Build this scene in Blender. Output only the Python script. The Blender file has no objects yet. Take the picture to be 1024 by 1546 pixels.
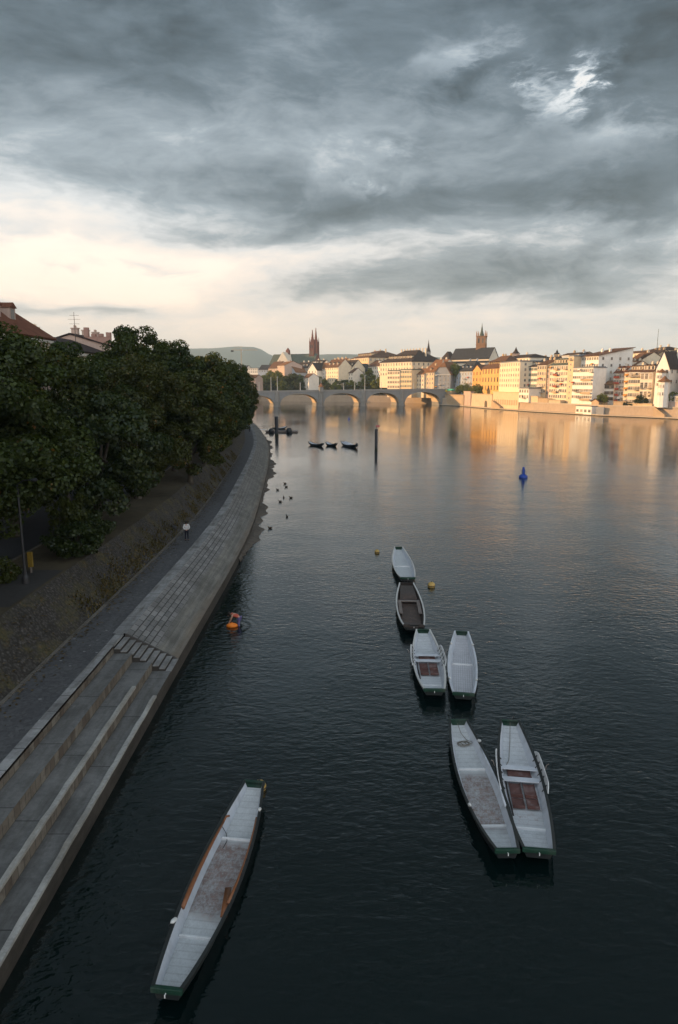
import bpy, bmesh, math, random
import numpy as np
from mathutils import Vector, Matrix
random.seed(7)
S = bpy.context.scene
COL = S.collection
R = math.radians

# ------------------------------------------------------------------ camera maths
PW, PH, F, YH, CH = 1024, 1546, 1030.0, 578.0, 16.0
PITCH = math.atan((PH/2-YH)/F)
def ray(px, py):
    u = (px-PW/2)/F; v = -(py-PH/2)/F
    return (u, math.cos(PITCH)+v*math.sin(PITCH), -math.sin(PITCH)+v*math.cos(PITCH))
def at(px, py, z=0.0):
    d = ray(px, py); t = (z-CH)/d[2]; return Vector((d[0]*t, d[1]*t, z))
def atY(px, py, Y):
    d = ray(px, py); t = Y/d[1]; return Vector((d[0]*t, Y, CH+d[2]*t))
def zat(py, Y): return atY(512, py, Y).z

cd = bpy.data.cameras.new("camera"); cam = bpy.data.objects.new("camera", cd); COL.objects.link(cam)
cam.location = (0, 0, CH); cam.rotation_euler = (math.pi/2-PITCH, 0, 0)
cd.sensor_fit = 'VERTICAL'; cd.sensor_height = 36.0; cd.lens = 36.0*F/PH
cd.clip_start = 0.5; cd.clip_end = 20000
S.camera = cam

# ------------------------------------------------------------------ objects
def tag(o, label=None, cat=None, group=None, kind=None):
    if label: o["label"] = label
    if cat:
        o["category"] = cat
        if not kind: o["kind"] = "thing"
    if group: o["group"] = group
    if kind: o["kind"] = kind
    return o
def empty(name, loc=(0, 0, 0), rz=0.0, label=None, cat=None, group=None):
    o = bpy.data.objects.new(name, None); COL.objects.link(o)
    o.location = loc; o.rotation_euler = (0, 0, rz); o.empty_display_size = 0.5
    return tag(o, label, cat, group)
def link(name, me, parent=None, loc=None, rz=0.0):
    o = bpy.data.objects.new(name, me); COL.objects.link(o)
    if parent is not None: o.parent = parent
    if loc is not None: o.location = loc
    if rz: o.rotation_euler = (0, 0, rz)
    return o
def dup_tree(root, loc, rz, label, group=None, scale=None):
    def cp(o, par):
        c = o.copy(); COL.objects.link(c)
        if par is not None: c.parent = par
        for ch in list(o.children): cp(ch, c)
        return c
    r = cp(root, None); r.location = loc; r.rotation_euler = (0, 0, rz)
    if scale: r.scale = scale
    r["label"] = label
    if group: r["group"] = group
    return r

class MB:
    def __init__(s): s.v = []; s.f = []; s.m = []; s.uv = None
    def quad(s, pts, mi=0):
        b = len(s.v); s.v += [tuple(p) for p in pts]; s.f.append(tuple(range(b, b+len(pts)))); s.m.append(mi)
    def box(s, cx, cy, cz, sx, sy, sz, mi=0, rz=0.0, tilt=0.0):
        """box centred at c; sizes full"""
        b = len(s.v); c, sn = math.cos(rz), math.sin(rz); ct, st = math.cos(tilt), math.sin(tilt)
        for dz in (-.5, .5):
            for dx, dy in ((-.5, -.5), (.5, -.5), (.5, .5), (-.5, .5)):
                x, y, z = dx*sx, dy*sy, dz*sz
                x, z = x*ct+z*st, -x*st+z*ct
                s.v.append((cx+x*c-y*sn, cy+x*sn+y*c, cz+z))
        for q in ((0, 3, 2, 1), (4, 5, 6, 7), (0, 1, 5, 4), (1, 2, 6, 5), (2, 3, 7, 6), (3, 0, 4, 7)):
            s.f.append(tuple(b+i for i in q)); s.m.append(mi)
        return s
    def prism(s, poly, axis, a, b_, mi=0):
        """poly: list of 2D pts; axis 'x': pts are (y,z), 'y': (x,z), 'z': (x,y)"""
        n = len(poly); b = len(s.v)
        for t in (a, b_):
            for p in poly:
                s.v.append((t, p[0], p[1]) if axis == 'x' else (p[0], t, p[1]) if axis == 'y' else (p[0], p[1], t))
        s.f.append(tuple(b+i for i in range(n))[::-1]); s.m.append(mi)
        s.f.append(tuple(b+n+i for i in range(n))); s.m.append(mi)
        for i in range(n):
            j = (i+1) % n
            s.f.append((b+i, b+j, b+n+j, b+n+i)); s.m.append(mi)
        return s
    def slab(s, q, t, mi=0):
        q = [Vector(p) for p in q]
        n = (q[1]-q[0]).cross(q[2]-q[0]).normalized()
        if n.z < 0: n = -n
        b = len(s.v); k = len(q)
        s.v += [tuple(p+n*t) for p in q]+[tuple(p) for p in q]
        s.f.append(tuple(b+i for i in range(k))); s.m.append(mi)
        s.f.append(tuple(b+k+i for i in range(k))[::-1]); s.m.append(mi)
        for i in range(k):
            j = (i+1) % k
            s.f.append((b+i, b+k+i, b+k+j, b+j)); s.m.append(mi)
        return s
    def tube(s, pts, rad, n=8, mi=0, cap=True):
        pts = [Vector(p) for p in pts]
        if not isinstance(rad, (list, tuple)): rad = [rad]*len(pts)
        b = len(s.v); prev = None
        for i, p in enumerate(pts):
            d = (pts[min(i+1, len(pts)-1)]-pts[max(i-1, 0)]).normalized()
            ref = Vector((0, 0, 1)) if abs(d.z) < .9 else Vector((1, 0, 0))
            u = d.cross(ref).normalized() if prev is None else (prev-d*prev.dot(d)).normalized()
            prev = u; w = d.cross(u)
            for k in range(n):
                a = 2*math.pi*k/n
                s.v.append(tuple(p+(u*math.cos(a)+w*math.sin(a))*rad[i]))
        for i in range(len(pts)-1):
            for k in range(n):
                k2 = (k+1) % n
                s.f.append((b+i*n+k, b+i*n+k2, b+(i+1)*n+k2, b+(i+1)*n+k)); s.m.append(mi)
        if cap:
            s.f.append(tuple(b+k for k in range(n))[::-1]); s.m.append(mi)
            e = b+(len(pts)-1)*n
            s.f.append(tuple(e+k for k in range(n))); s.m.append(mi)
        return s
    def lathe(s, prof, n=16, c=(0, 0, 0), mi=0):
        b = len(s.v)
        for r, z in prof:
            for k in range(n):
                a = 2*math.pi*k/n; s.v.append((c[0]+r*math.cos(a), c[1]+r*math.sin(a), c[2]+z))
        for i in range(len(prof)-1):
            for k in range(n):
                k2 = (k+1) % n
                s.f.append((b+i*n+k, b+i*n+k2, b+(i+1)*n+k2, b+(i+1)*n+k)); s.m.append(mi)
        return s
    def mesh(s, name, mats, smooth=False):
        me = bpy.data.meshes.new(name); me.from_pydata(s.v, [], s.f)
        for m in (mats if isinstance(mats, (list, tuple)) else [mats]): me.materials.append(m)
        if len(set(s.m)) > 1: me.polygons.foreach_set("material_index", s.m)
        bm = bmesh.new(); bm.from_mesh(me); bmesh.ops.recalc_face_normals(bm, faces=bm.faces); bm.to_mesh(me); bm.free()
        if smooth: me.polygons.foreach_set("use_smooth", [True]*len(me.polygons))
        me.update(); return me
    def build(s, name, mats, parent=None, loc=None, rz=0.0, smooth=False, bevel=0.0):
        o = link(name, s.mesh(name, mats, smooth), parent, loc, rz)
        if bevel:
            m = o.modifiers.new("bevel", 'BEVEL'); m.width = bevel; m.segments = 2; m.limit_method = 'ANGLE'
        return o

# ------------------------------------------------------------------ materials
class NT:
    """tiny node-tree helper"""
    def __init__(s, tree): s.t = tree; s.n = tree.nodes; s.l = tree.links
    def node(s, typ, **kw):
        n = s.n.new(typ)
        for k, v in kw.items(): setattr(n, k, v)
        return n
    def put(s, sock, val):
        if isinstance(val, bpy.types.NodeSocket): s.l.new(val, sock)
        elif val is not None:
            if isinstance(val, (tuple, list)) and len(val) == 3 and sock.type == 'RGBA': val = (*val, 1)
            sock.default_value = val
    def math(s, op, a, b=None, c=None, clamp=False):
        n = s.node('ShaderNodeMath', operation=op); n.use_clamp = clamp
        s.put(n.inputs[0], a); s.put(n.inputs[1], b)
        if c is not None: s.put(n.inputs[2], c)
        return n.outputs[0]
    def vmath(s, op, a, b=None, sc=None):
        n = s.node('ShaderNodeVectorMath', operation=op)
        s.put(n.inputs[0], a); s.put(n.inputs[1], b)
        if sc is not None: s.put(n.inputs['Scale'], sc)
        return n.outputs['Value'] if op in ('LENGTH', 'DOT_PRODUCT', 'DISTANCE') else n.outputs[0]
    def mix(s, f, a, b, typ='RGBA', blend='MIX'):
        n = s.node('ShaderNodeMix', data_type=typ)
        if typ == 'RGBA': n.blend_type = blend; i, j, k = 6, 7, 2
        else: i, j, k = 2, 3, 0
        s.put(n.inputs[0], f); s.put(n.inputs[i], a); s.put(n.inputs[j], b)
        return n.outputs[k]
    def ramp(s, f, stops, interp='LINEAR'):
        n = s.node('ShaderNodeValToRGB'); cr = n.color_ramp; cr.interpolation = interp
        while len(cr.elements) < len(stops): cr.elements.new(0.5)
        for e, (p, c) in zip(cr.elements, stops):
            e.position = p; e.color = (*c, 1) if isinstance(c, (tuple, list)) else (c, c, c, 1)
        s.put(n.inputs[0], f); return n.outputs[0]
    def noise(s, vec, scale, detail=4, rough=.55, dist=0.0):
        n = s.node('ShaderNodeTexNoise'); s.put(n.inputs['Vector'], vec)
        n.inputs['Scale'].default_value = scale; n.inputs['Detail'].default_value = detail
        n.inputs['Roughness'].default_value = rough; n.inputs['Distortion'].default_value = dist
        return n.outputs[0]
    def vor(s, vec, scale, feature='F1', out='Distance', rnd=1.0):
        n = s.node('ShaderNodeTexVoronoi', feature=feature); s.put(n.inputs['Vector'], vec)
        n.inputs['Scale'].default_value = scale; n.inputs['Randomness'].default_value = rnd
        return n.outputs[out]
    def mapv(s, vec, scale=(1, 1, 1), loc=(0, 0, 0), rot=(0, 0, 0)):
        n = s.node('ShaderNodeMapping'); s.put(n.inputs[0], vec)
        n.inputs['Scale'].default_value = scale; n.inputs['Location'].default_value = loc; n.inputs['Rotation'].default_value = rot
        return n.outputs[0]
    def coord(s, which='Object'): return s.node('ShaderNodeTexCoord').outputs[which]
    def bump(s, h, strength=.3, dist=.05):
        n = s.node('ShaderNodeBump'); n.inputs['Strength'].default_value = strength
        n.inputs['Distance'].default_value = dist; s.put(n.inputs['Height'], h); return n.outputs[0]
def new_mat(name):
    m = bpy.data.materials.new(name); m.use_nodes = True; t = m.node_tree; t.nodes.clear()
    k = NT(t); out = k.node('ShaderNodeOutputMaterial'); b = k.node('ShaderNodeBsdfPrincipled')
    t.links.new(b.outputs[0], out.inputs[0]); return m, k, b, out
_mc = {}
def plain(name, col, rough=.7, var=.25, scale=3.0, bump=.0, spec=.3, metal=0.0, dirt=None):
    """painted / rough surface with soft noise variation and some wear"""
    key = (name,)
    if key in _mc: return _mc[key]
    m, k, b, _ = new_mat(name); v = k.coord()
    n = k.noise(v, scale, 6, .6)
    n2 = k.noise(v, scale*.23, 3, .5)
    lo = tuple(c*(1-var) for c in col); hi = tuple(min(1, c*(1+var*.6)) for c in col)
    c = k.ramp(k.math('ADD', k.math('MULTIPLY', n, .6), k.math('MULTIPLY', n2, .4)), [(.3, lo), (.5, col), (.72, hi)])
    if dirt:
        st = k.noise(k.mapv(v, (1.6, 1.6, .25)), 1.1, 6, .65)
        c = k.mix(k.ramp(st, [(.5, 0.0), (.72, .55)]), c, dirt)
    k.put(b.inputs['Base Color'], c); b.inputs['Roughness'].default_value = rough
    b.inputs['Specular IOR Level'].default_value = spec; b.inputs['Metallic'].default_value = metal
    if bump: k.put(b.inputs['Normal'], k.bump(n, bump, .03))
    _mc[key] = m; return m

def wall_mat(name, col): return plain("wall_"+name, col, .85, .14, .5, 0, .15, dirt=tuple(c*.72 for c in col))
def roof_mat(name, col):
    key = ('roof', name)
    if key in _mc: return _mc[key]
    m, k, b, _ = new_mat("roof_"+name); v = k.coord()
    n = k.noise(v, .8, 6, .7); n2 = k.noise(k.mapv(v, (3, 3, 9)), 1.5, 3)
    c = k.ramp(k.math('ADD', k.math('MULTIPLY', n, .6), k.math('MULTIPLY', n2, .4)), [(.32, tuple(x*.55 for x in col)), (.5, col), (.7, tuple(x*1.35 for x in col))])
    k.put(b.inputs['Base Color'], c); b.inputs['Roughness'].default_value = .85; b.inputs['Specular IOR Level'].default_value = .2
    _mc[key] = m; return m

WALL = {n: wall_mat(n, c) for n, c in dict(
    cream=(.77, .64, .46), white=(.80, .73, .63), pale=(.76, .66, .52), ochre=(.64, .38, .14), orange=(.60, .34, .12), pink=(.52, .385, .315),
    grey=(.30, .30, .30), blue=(.38, .42, .47), beige=(.56, .45, .31), sand=(.68, .51, .32), redstone=(.22, .095, .07),
    tan=(.48, .35, .22), lime=(.82, .77, .69)).items()}
ROOF = {n: roof_mat(n, c) for n, c in dict(
    brown=(.115, .062, .040), red=(.16, .065, .038), slate=(.040, .042, .048), dark=(.050, .036, .032), rust=(.20, .095, .045),
    grey=(.16, .17, .18), green=(.10, .115, .09)).items()}
m_frame = plain("window_frame_white", (.6, .57, .52), .6, .08)
m_frame_d = plain("window_frame_brown", (.17, .10, .06), .6, .1)
m_shutter_g = plain("shutter_green", (.10, .15, .11), .7, .1)
m_shutter_r = plain("shutter_red", (.30, .075, .04), .7, .1)
m_shutter_b = plain("shutter_brown", (.22, .14, .08), .7, .1)
m_awn_r = plain("awning_red", (.45, .08, .04), .8, .1)
m_awn_o = plain("awning_orange", (.55, .24, .05), .8, .1)
def pane_mat():
    m, k, b, _ = new_mat("window_glass_dark")
    oi = k.node('ShaderNodeObjectInfo').outputs['Random']
    k.put(b.inputs['Base Color'], k.ramp(oi, [(0, (.03, .026, .024)), (.45, (.10, .08, .06)), (.75, (.22, .165, .11)), (1, (.42, .32, .22))]))
    b.inputs['Roughness'].default_value = .12; b.inputs['IOR'].default_value = 1.5; return m
m_pane = pane_mat()

# ------------------------------------------------------------------ world, sun
SUN_EL, SUN_AZ = R(12), R(-78)          # azimuth measured from +Y, negative = left
sv = Vector((math.sin(SUN_AZ)*math.cos(SUN_EL), math.cos(SUN_AZ)*math.cos(SUN_EL), math.sin(SUN_EL)))
ld = bpy.data.lights.new("sun", 'SUN'); ld.energy = 5.0; ld.angle = R(.5); ld.color = (1, .60, .275)
lo = bpy.data.objects.new("sun", ld); COL.objects.link(lo); lo.rotation_euler = sv.to_track_quat('Z', 'Y').to_euler()
lo.location = sv*300

w = bpy.data.worlds.new("World"); S.world = w; w.use_nodes = True
k = NT(w.node_tree); k.n.clear()
wo = k.node('ShaderNodeOutputWorld'); bg = k.node('ShaderNodeBackground'); k.l.new(bg.outputs[0], wo.inputs[0])
sky = k.node('ShaderNodeTexSky', sky_type='NISHITA'); sky.sun_disc = False; sky.sun_elevation = SUN_EL; sky.sun_rotation = SUN_AZ % (2*math.pi)
sky.air_density = 1.2; sky.dust_density = 2.0
bg.inputs['Strength'].default_value = .1
d = k.coord('Generated')
dn = k.vmath('NORMALIZE', d)
sp = k.node('ShaderNodeSeparateXYZ'); k.put(sp.inputs[0], dn)
X, Y, Z = sp.outputs
D2 = 57.29578
el0 = k.math('MULTIPLY', k.math('ARCSINE', Z), D2)
az0 = k.math('MULTIPLY', k.math('ARCTAN2', X, Y), D2)
# cloud deck seen in perspective: direction projected on a flat layer high above
zz = k.math('ADD', k.math('MAXIMUM', Z, 0.0), .20)
cb = k.node('ShaderNodeCombineXYZ'); k.put(cb.inputs[0], k.math('DIVIDE', X, zz)); k.put(cb.inputs[1], k.math('DIVIDE', Y, zz))
P = cb.outputs[0]
wn = k.node('ShaderNodeTexNoise'); k.put(wn.inputs['Vector'], P); wn.inputs['Scale'].default_value = 1.3; wn.inputs['Detail'].default_value = 5
wv = k.vmath('SUBTRACT', wn.outputs['Color'], (.5, .5, .5))
ws = k.node('ShaderNodeSeparateXYZ'); k.put(ws.inputs[0], wv)
az = k.math('ADD', az0, k.math('MULTIPLY', ws.outputs[0], 14.0))
el = k.math('ADD', el0, k.math('MULTIPLY', ws.outputs[1], 5.5))
P2 = k.vmath('ADD', P, k.vmath('SCALE', wv, None, .55))
f1 = k.noise(k.mapv(P2, (.75, 1.0, 1), (3.1, .4, 0)), .9, 9, .56)
f2 = k.noise(k.mapv(P2, (1, 1.25, 1), (9.2, 4, 0)), 3.2, 8, .6)
ca = k.node('ShaderNodeCombineXYZ'); k.put(ca.inputs[0], k.math('MULTIPLY', az, .055)); k.put(ca.inputs[1], k.math('MULTIPLY', el, .13))
f3 = k.noise(ca.outputs[0], 2.6, 10, .62, .35)                # billowing edges
f4 = k.noise(k.mapv(ca.outputs[0], (1, 1.5, 1), (5, 2, 0), (0, 0, .25)), 6.5, 8, .66, .2)
fb = k.math('ADD', k.math('MULTIPLY', k.math('SUBTRACT', f1, .5), .85), k.math('MULTIPLY', k.math('SUBTRACT', f2, .5), .45))
fb = k.math('ADD', fb, k.math('ADD', k.math('MULTIPLY', k.math('SUBTRACT', f3, .5), .85), k.math('MULTIPLY', k.math('SUBTRACT', f4, .5), .28)))
e1 = k.math('DIVIDE', el, 90.0, clamp=True)
base = k.ramp(e1, [(0, .17), (.035, .19), (.075, .32), (.13, .45), (.20, .60), (.27, .73), (.35, 1.0), (.60, 1.08), (.9, .9)])
dens = k.math('ADD', base, k.math('MULTIPLY', fb, k.ramp(e1, [(0, .16), (.05, .60), (.12, .80), (.28, .62), (.38, .40)])))
def ang(px, py):
    r = Vector(ray(px, py)).normalized(); return math.degrees(math.atan2(r.x, r.y)), math.degrees(math.asin(r.z))
azs = k.math('ADD', k.math('ADD', az0, k.math('MULTIPLY', ws.outputs[0], 5.0)), k.math('MULTIPLY', k.math('SUBTRACT', f4, .5), 9.0))
els = k.math('ADD', k.math('ADD', el0, k.math('MULTIPLY', ws.outputs[1], 2.5)), k.math('MULTIPLY', k.math('SUBTRACT', f3, .5), 5.0))
def feature(dens, px, py, sx, sy, amp, slope=0.0, warp=True, pw=1.0):
    a, e = ang(px, py)
    warp = sx > 110
    sx, sy = sx/F*D2, sy/F*D2
    da = k.math('SUBTRACT', az if warp else azs, a)
    de = k.math('SUBTRACT', k.math('SUBTRACT', el if warp else els, e), k.math('MULTIPLY', da, slope))
    q = k.math('ADD', k.math('POWER', k.math('ABSOLUTE', k.math('DIVIDE', da, sx)), 2.0), k.math('POWER', k.math('ABSOLUTE', k.math('DIVIDE', de, sy)), 2.0))
    return k.math('ADD', dens, k.math('MULTIPLY', k.math('POWER', 2.718, k.math('MULTIPLY', q, -pw)), amp))
for ft in [(60, 405, 260, 55, -.36), (300, 410, 150, 40, -.24), (20, 285, 200, 60, -.20), (160, 200, 220, 40, -.05),
           (330, 275, 200, 22, .20, -.04), (640, 300, 260, 24, .26, .06), (560, 258, 130, 12, -.04), (690, 425, 260, 26, .30, .05), (480, 455, 112, 14, .16), (870, 385, 150, 28, .10), (560, 375, 200, 22, -.10),
           (862, 132, 34, 20, -.52, .55), (805, 128, 18, 18, -.34, -.3), (880, 108, 14, 16, -.25), (690, 95, 50, 20, -.24, .2), (930, 195, 70, 18, -.24), (580, 222, 26, 12, -.16), (540, 285, 30, 7, -.16),
           (700, 122, 60, 14, .26, .1), (980, 60, 200, 100, .16), (240, 90, 240, 60, .14), (130, 165, 130, 26, -.12, -.1), (90, 457, 170, 11, .34, -.02), (240, 402, 45, 7, .26), (130, 398, 32, 6, .22), (40, 345, 90, 10, .16), (800, 465, 200, 12, -.12), (960, 285, 80, 34, .18), (330, 345, 120, 14, .16, .05)]:
    dens = feature(dens, *ft)
beh = k.ramp(k.math('ADD', k.math('MULTIPLY', Y, -.5), .5), [(.40, 0.0), (.62, 1.0)])
dens = k.math('SUBTRACT', dens, k.math('MULTIPLY', beh, .72))
# soft shoulders so that neither glow nor gloom goes flat
sm = k.node('ShaderNodeMath', operation='SMOOTH_MAX'); k.put(sm.inputs[0], dens); sm.inputs[1].default_value = .02; sm.inputs[2].default_value = .28
sm2 = k.node('ShaderNodeMath', operation='SMOOTH_MIN'); k.put(sm2.inputs[0], sm.outputs[0]); sm2.inputs[1].default_value = 1.0; sm2.inputs[2].default_value = .2
dens = k.math('MAXIMUM', k.math('MINIMUM', sm2.outputs[0], 1.0), 0.0)
cc = k.ramp(dens, [(0, (.86, .78, .70)), (.10, (.70, .665, .625)), (.28, (.52, .55, .57)), (.48, (.235, .282, .322)), (.70, (.094, .128, .158)), (.86, (.044, .067, .087)), (1, (.009, .015, .020))])
# warm light low in the sky and towards the sun on the left
warm = k.math('MULTIPLY', k.ramp(e1, [(0, 1.0), (.07, .8), (.16, .15), (.25, 0.0)]), k.ramp(k.math('DIVIDE', k.math('ADD', az0, 90.0), 180.0), [(.25, 1.0), (.5, .85), (.66, .62), (.8, .45)]))
cc = k.mix(warm, cc, (1.14, .93, .79), blend='MULTIPLY')
# the sky behind the camera and overhead is more open
gain = k.math('ADD', 1.0, k.math('MULTIPLY', beh, .30))
cc = k.mix(beh, cc, (.88, .96, 1.05), blend='MULTIPLY')
cl = k.vmath('SCALE', cc, None, k.math('MULTIPLY', gain, 10.0))
fin = k.mix(.94, sky.outputs[0], cl)
k.put(bg.inputs['Color'], fin)

S.view_settings.view_transform = 'Standard'; S.view_settings.look = 'None'; S.view_settings.exposure = 0.70; S.view_settings.gamma = 1.0
cy = S.cycles; cy.use_denoising = True; cy.max_bounces = 5; cy.diffuse_bounces = 2; cy.glossy_bounces = 3; cy.transmission_bounces = 2; cy.transparent_max_bounces = 4; cy.volume_bounces = 0
cy.caustics_reflective = False; cy.caustics_refractive = False; cy.sample_clamp_indirect = 4.0
# ------------------------------------------------------------------ water
EDGE = [(-60, -9.05), (36, -9.05), (63, -9.0), (77, -9.6), (98.5, -11.1), (126, -13.1), (163.5, -16.6), (199, -21.6), (232, -26.8), (265, -32.7), (310, -42.5), (360, -54), (420, -66), (470, -74)]
def interp(tab, q):
    for (a, b), (c, d_) in zip(tab, tab[1:]):
        if q <= c: return b+(d_-b)*(q-a)/(c-a)
    return tab[-1][1]
def edge_x(y):
    return sum(interp(EDGE, y+t) for t in (-10, -5, 0, 5, 10))/5 if y > 36 else -9.05
def edge_n(y):
    s = (edge_x(y+1)-edge_x(y-1))/2; n = Vector((-1, s, 0)); n.normalize(); return n      # towards the land
def edge_pt(y, off, z):
    n = edge_n(y); return Vector((edge_x(y)+n.x*off, y+n.y*off, z))
SWIM = at(352, 946, 0)

m, k, b, _ = new_mat("river_water")
v = k.coord()
big = k.noise(k.mapv(v, (.022, .008, 1)), 1.0, 4, .6)                  # calm and ruffled reaches
ys_ = k.node('ShaderNodeSeparateXYZ'); k.put(ys_.inputs[0], v)
calm = k.math('MAXIMUM', k.math('SUBTRACT', 1.0, k.math('MULTIPLY', k.math('MAXIMUM', k.math('SUBTRACT', ys_.outputs[1], 45.0), 0.0), .0068)), .33)     # the open reach upstream is smoother than the water by the moorings
patch = k.math('MULTIPLY', calm, k.ramp(big, [(.38, .28), (.60, 1.0)]))
n1 = k.noise(k.mapv(v, (1.0, 1.5, 1), rot=(0, 0, .5)), 1.5, 3, .55, .4)
n2 = k.noise(k.mapv(v, (1.0, 1.7, 1), rot=(0, 0, -.35)), 3.1, 3, .5, .3)
n3 = k.noise(k.mapv(v, (.6, 1.0, 1)), .22, 2, .5)
h = k.math('ADD', k.math('MULTIPLY', n1, .55), k.math('ADD', k.math('MULTIPLY', n2, .24), k.math('MULTIPLY', n3, .9)))
h = k.math('MULTIPLY', h, patch)
rv = k.vmath('DISTANCE', v, tuple(SWIM))
ring = k.math('MULTIPLY', k.math('SINE', k.math('MULTIPLY', rv, 11.0)), k.math('POWER', 2.718, k.math('MULTIPLY', rv, -.55)))
h = k.math('ADD', h, k.math('MULTIPLY', k.math('MULTIPLY', ring, k.noise(v, .9, 3)), .11))
bp = k.node('ShaderNodeBump'); bp.inputs['Strength'].default_value = 1.0; bp.inputs['Distance'].default_value = .14
k.put(bp.inputs['Height'], h); k.put(b.inputs['Normal'], bp.outputs[0])
k.put(b.inputs['Base Color'], k.ramp(k.noise(v, .05, 3), [(.35, (.0009, .0056, .0056)), (.7, (.0016, .0076, .0073))]))
b.inputs['Roughness'].default_value = .05; b.inputs['IOR'].default_value = 1.85; b.inputs['Specular IOR Level'].default_value = .5
M_WATER = m
q = MB(); q.quad([(-420, -200, 0), (420, -200, 0), (420, 900, 0), (-420, 900, 0)])
tag(q.build("river_water", M_WATER), kind="structure")

m_earth = plain("dry_earth", (.09, .08, .06), .95, .35, .15)
q = MB(); q.quad([(-8000, -300, -4), (8000, -300, -4), (8000, 7600, -4), (-8000, 7600, -4)])
tag(q.build("ground", m_earth), kind="structure")

# ------------------------------------------------------------------ left bank: swept strips
def sweep(mb, prof, y0, y1, step=1.5, uvs=True):
    """prof: list of (offset, z). Stores uv = (metres along, metres across)."""
    n = max(1, int(round((y1-y0)/step))); ys = [y0+(y1-y0)*i/n for i in range(n+1)]
    b = len(mb.v)
    if mb.uv is None: mb.uv = []
    cross = [0.0]
    for (o0, z0), (o1, z1) in zip(prof, prof[1:]): cross.append(cross[-1]+math.hypot(o1-o0, z1-z0))
    s = 0.0; prev = None
    for y in ys:
        p0 = edge_pt(y, prof[0][0], 0)
        if prev is not None: s += (p0-prev).length
        prev = p0
        for (o, z), cv in zip(prof, cross):
            mb.v.append(tuple(edge_pt(y, o, z))); mb.uv.append((s+y0, cv))
    c = len(prof)
    for i in range(n):
        for j in range(c-1):
            mb.f.append((b+i*c+j, b+(i+1)*c+j, b+(i+1)*c+j+1, b+i*c+j+1)); mb.m.append(0)
    return mb
def build_uv(mb, name, mats, parent=None, kind=None):
    o = mb.build(name, mats, parent)
    uv = mb.uv; me = o.data; lay = me.uv_layers.new(name="uv")
    for lp in me.loops: lay.data[lp.index].uv = uv[lp.vertex_index]
    if kind: o["kind"] = kind
    return o

def concrete(name, col, joint=0.0, scale=1.0, stain=(.10, .085, .06)):
    m, k, b, _ = new_mat(name); v = k.coord(); u = k.coord('UV')
    n = k.noise(v, 6*scale, 6, .65); n2 = k.noise(v, .7*scale, 4, .6)
    c = k.ramp(k.math('ADD', k.math('MULTIPLY', n, .5), k.math('MULTIPLY', n2, .5)), [(.3, tuple(x*.62 for x in col)), (.5, col), (.68, tuple(x*1.3 for x in col))])
    st = k.noise(k.mapv(v, (1.4, .22, 1)), 1.6, 6, .7)
    c = k.mix(k.ramp(st, [(.46, 0.0), (.72, .75)]), c, stain)
    wet = k.noise(v, .33, 7, .72)
    c = k.mix(k.ramp(wet, [(.5, 0.0), (.6, .45)]), c, tuple(x*.42 for x in col))
    ht = n
    if joint:
        sx = k.node('ShaderNodeSeparateXYZ'); k.put(sx.inputs[0], u)
        fr = k.math('ABSOLUTE', k.math('SUBTRACT', k.math('FRACT', k.math('DIVIDE', sx.outputs[0], joint)), .5))
        jm = k.math('LESS_THEN' if False else 'GREATER_THAN', fr, .5-.022/joint)
        c = k.mix(k.math('MULTIPLY', jm, .75), c, (.03, .028, .025)); ht = k.math('SUBTRACT', k.math('MULTIPLY', n, .25), jm)
        # each slab a slightly different grey
        wn_ = k.node('ShaderNodeTexWhiteNoise', noise_dimensions='1D'); k.put(wn_.inputs['W'], k.math('FLOOR', k.math('ADD', k.math('DIVIDE', sx.outputs[0], joint), .5)))
        c = k.mix(1.0, c, k.ramp(wn_.outputs[0], [(0, .78), (1, 1.12)]), blend='MULTIPLY')
    k.put(b.inputs['Base Color'], c); b.inputs['Roughness'].default_value = .82; b.inputs['Specular IOR Level'].default_value = .3
    k.put(b.inputs['Normal'], k.bump(ht, .35, .015)); return m
m_terr = concrete("terrace_concrete", (.165, .164, .160), 4.2, 1.0, (.075, .070, .060))
m_kerb = concrete("kerb_granite", (.32, .32, .32), 1.5)
m_nose = concrete("limewashed_nosing", (.38, .375, .355), 0, 1.5, (.25, .22, .17))
m_step = concrete("stair_granite", (.27, .265, .26), 0)
# upright wall faces: rusty, streaked stones
m, k, b, _ = new_mat("stained_riser"); u = k.coord('UV'); v = k.coord()
br = k.node('ShaderNodeTexBrick'); k.put(br.inputs['Vector'], k.mapv(u, (1, 1, 1))); br.offset = 0
br.inputs['Scale'].default_value = 1; br.inputs['Brick Width'].default_value = .42; br.inputs['Row Height'].default_value = .9; br.inputs['Mortar Size'].default_value = .012
br.inputs['Color1'].default_value = (.10, .075, .055, 1); br.inputs['Color2'].default_value = (.20, .175, .14, 1); br.inputs['Mortar'].default_value = (.03, .025, .02, 1)
c = k.mix(k.ramp(k.noise(v, 2.2, 5, .65), [(.45, 0.0), (.7, .8)]), br.outputs[0], (.06, .045, .033))
k.put(b.inputs['Base Color'], c); b.inputs['Roughness'].default_value = .9; M_RISER = m
m_face = concrete("wet_quay_wall", (.068, .058, .048), 0, .7, (.02, .017, .012))

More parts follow.
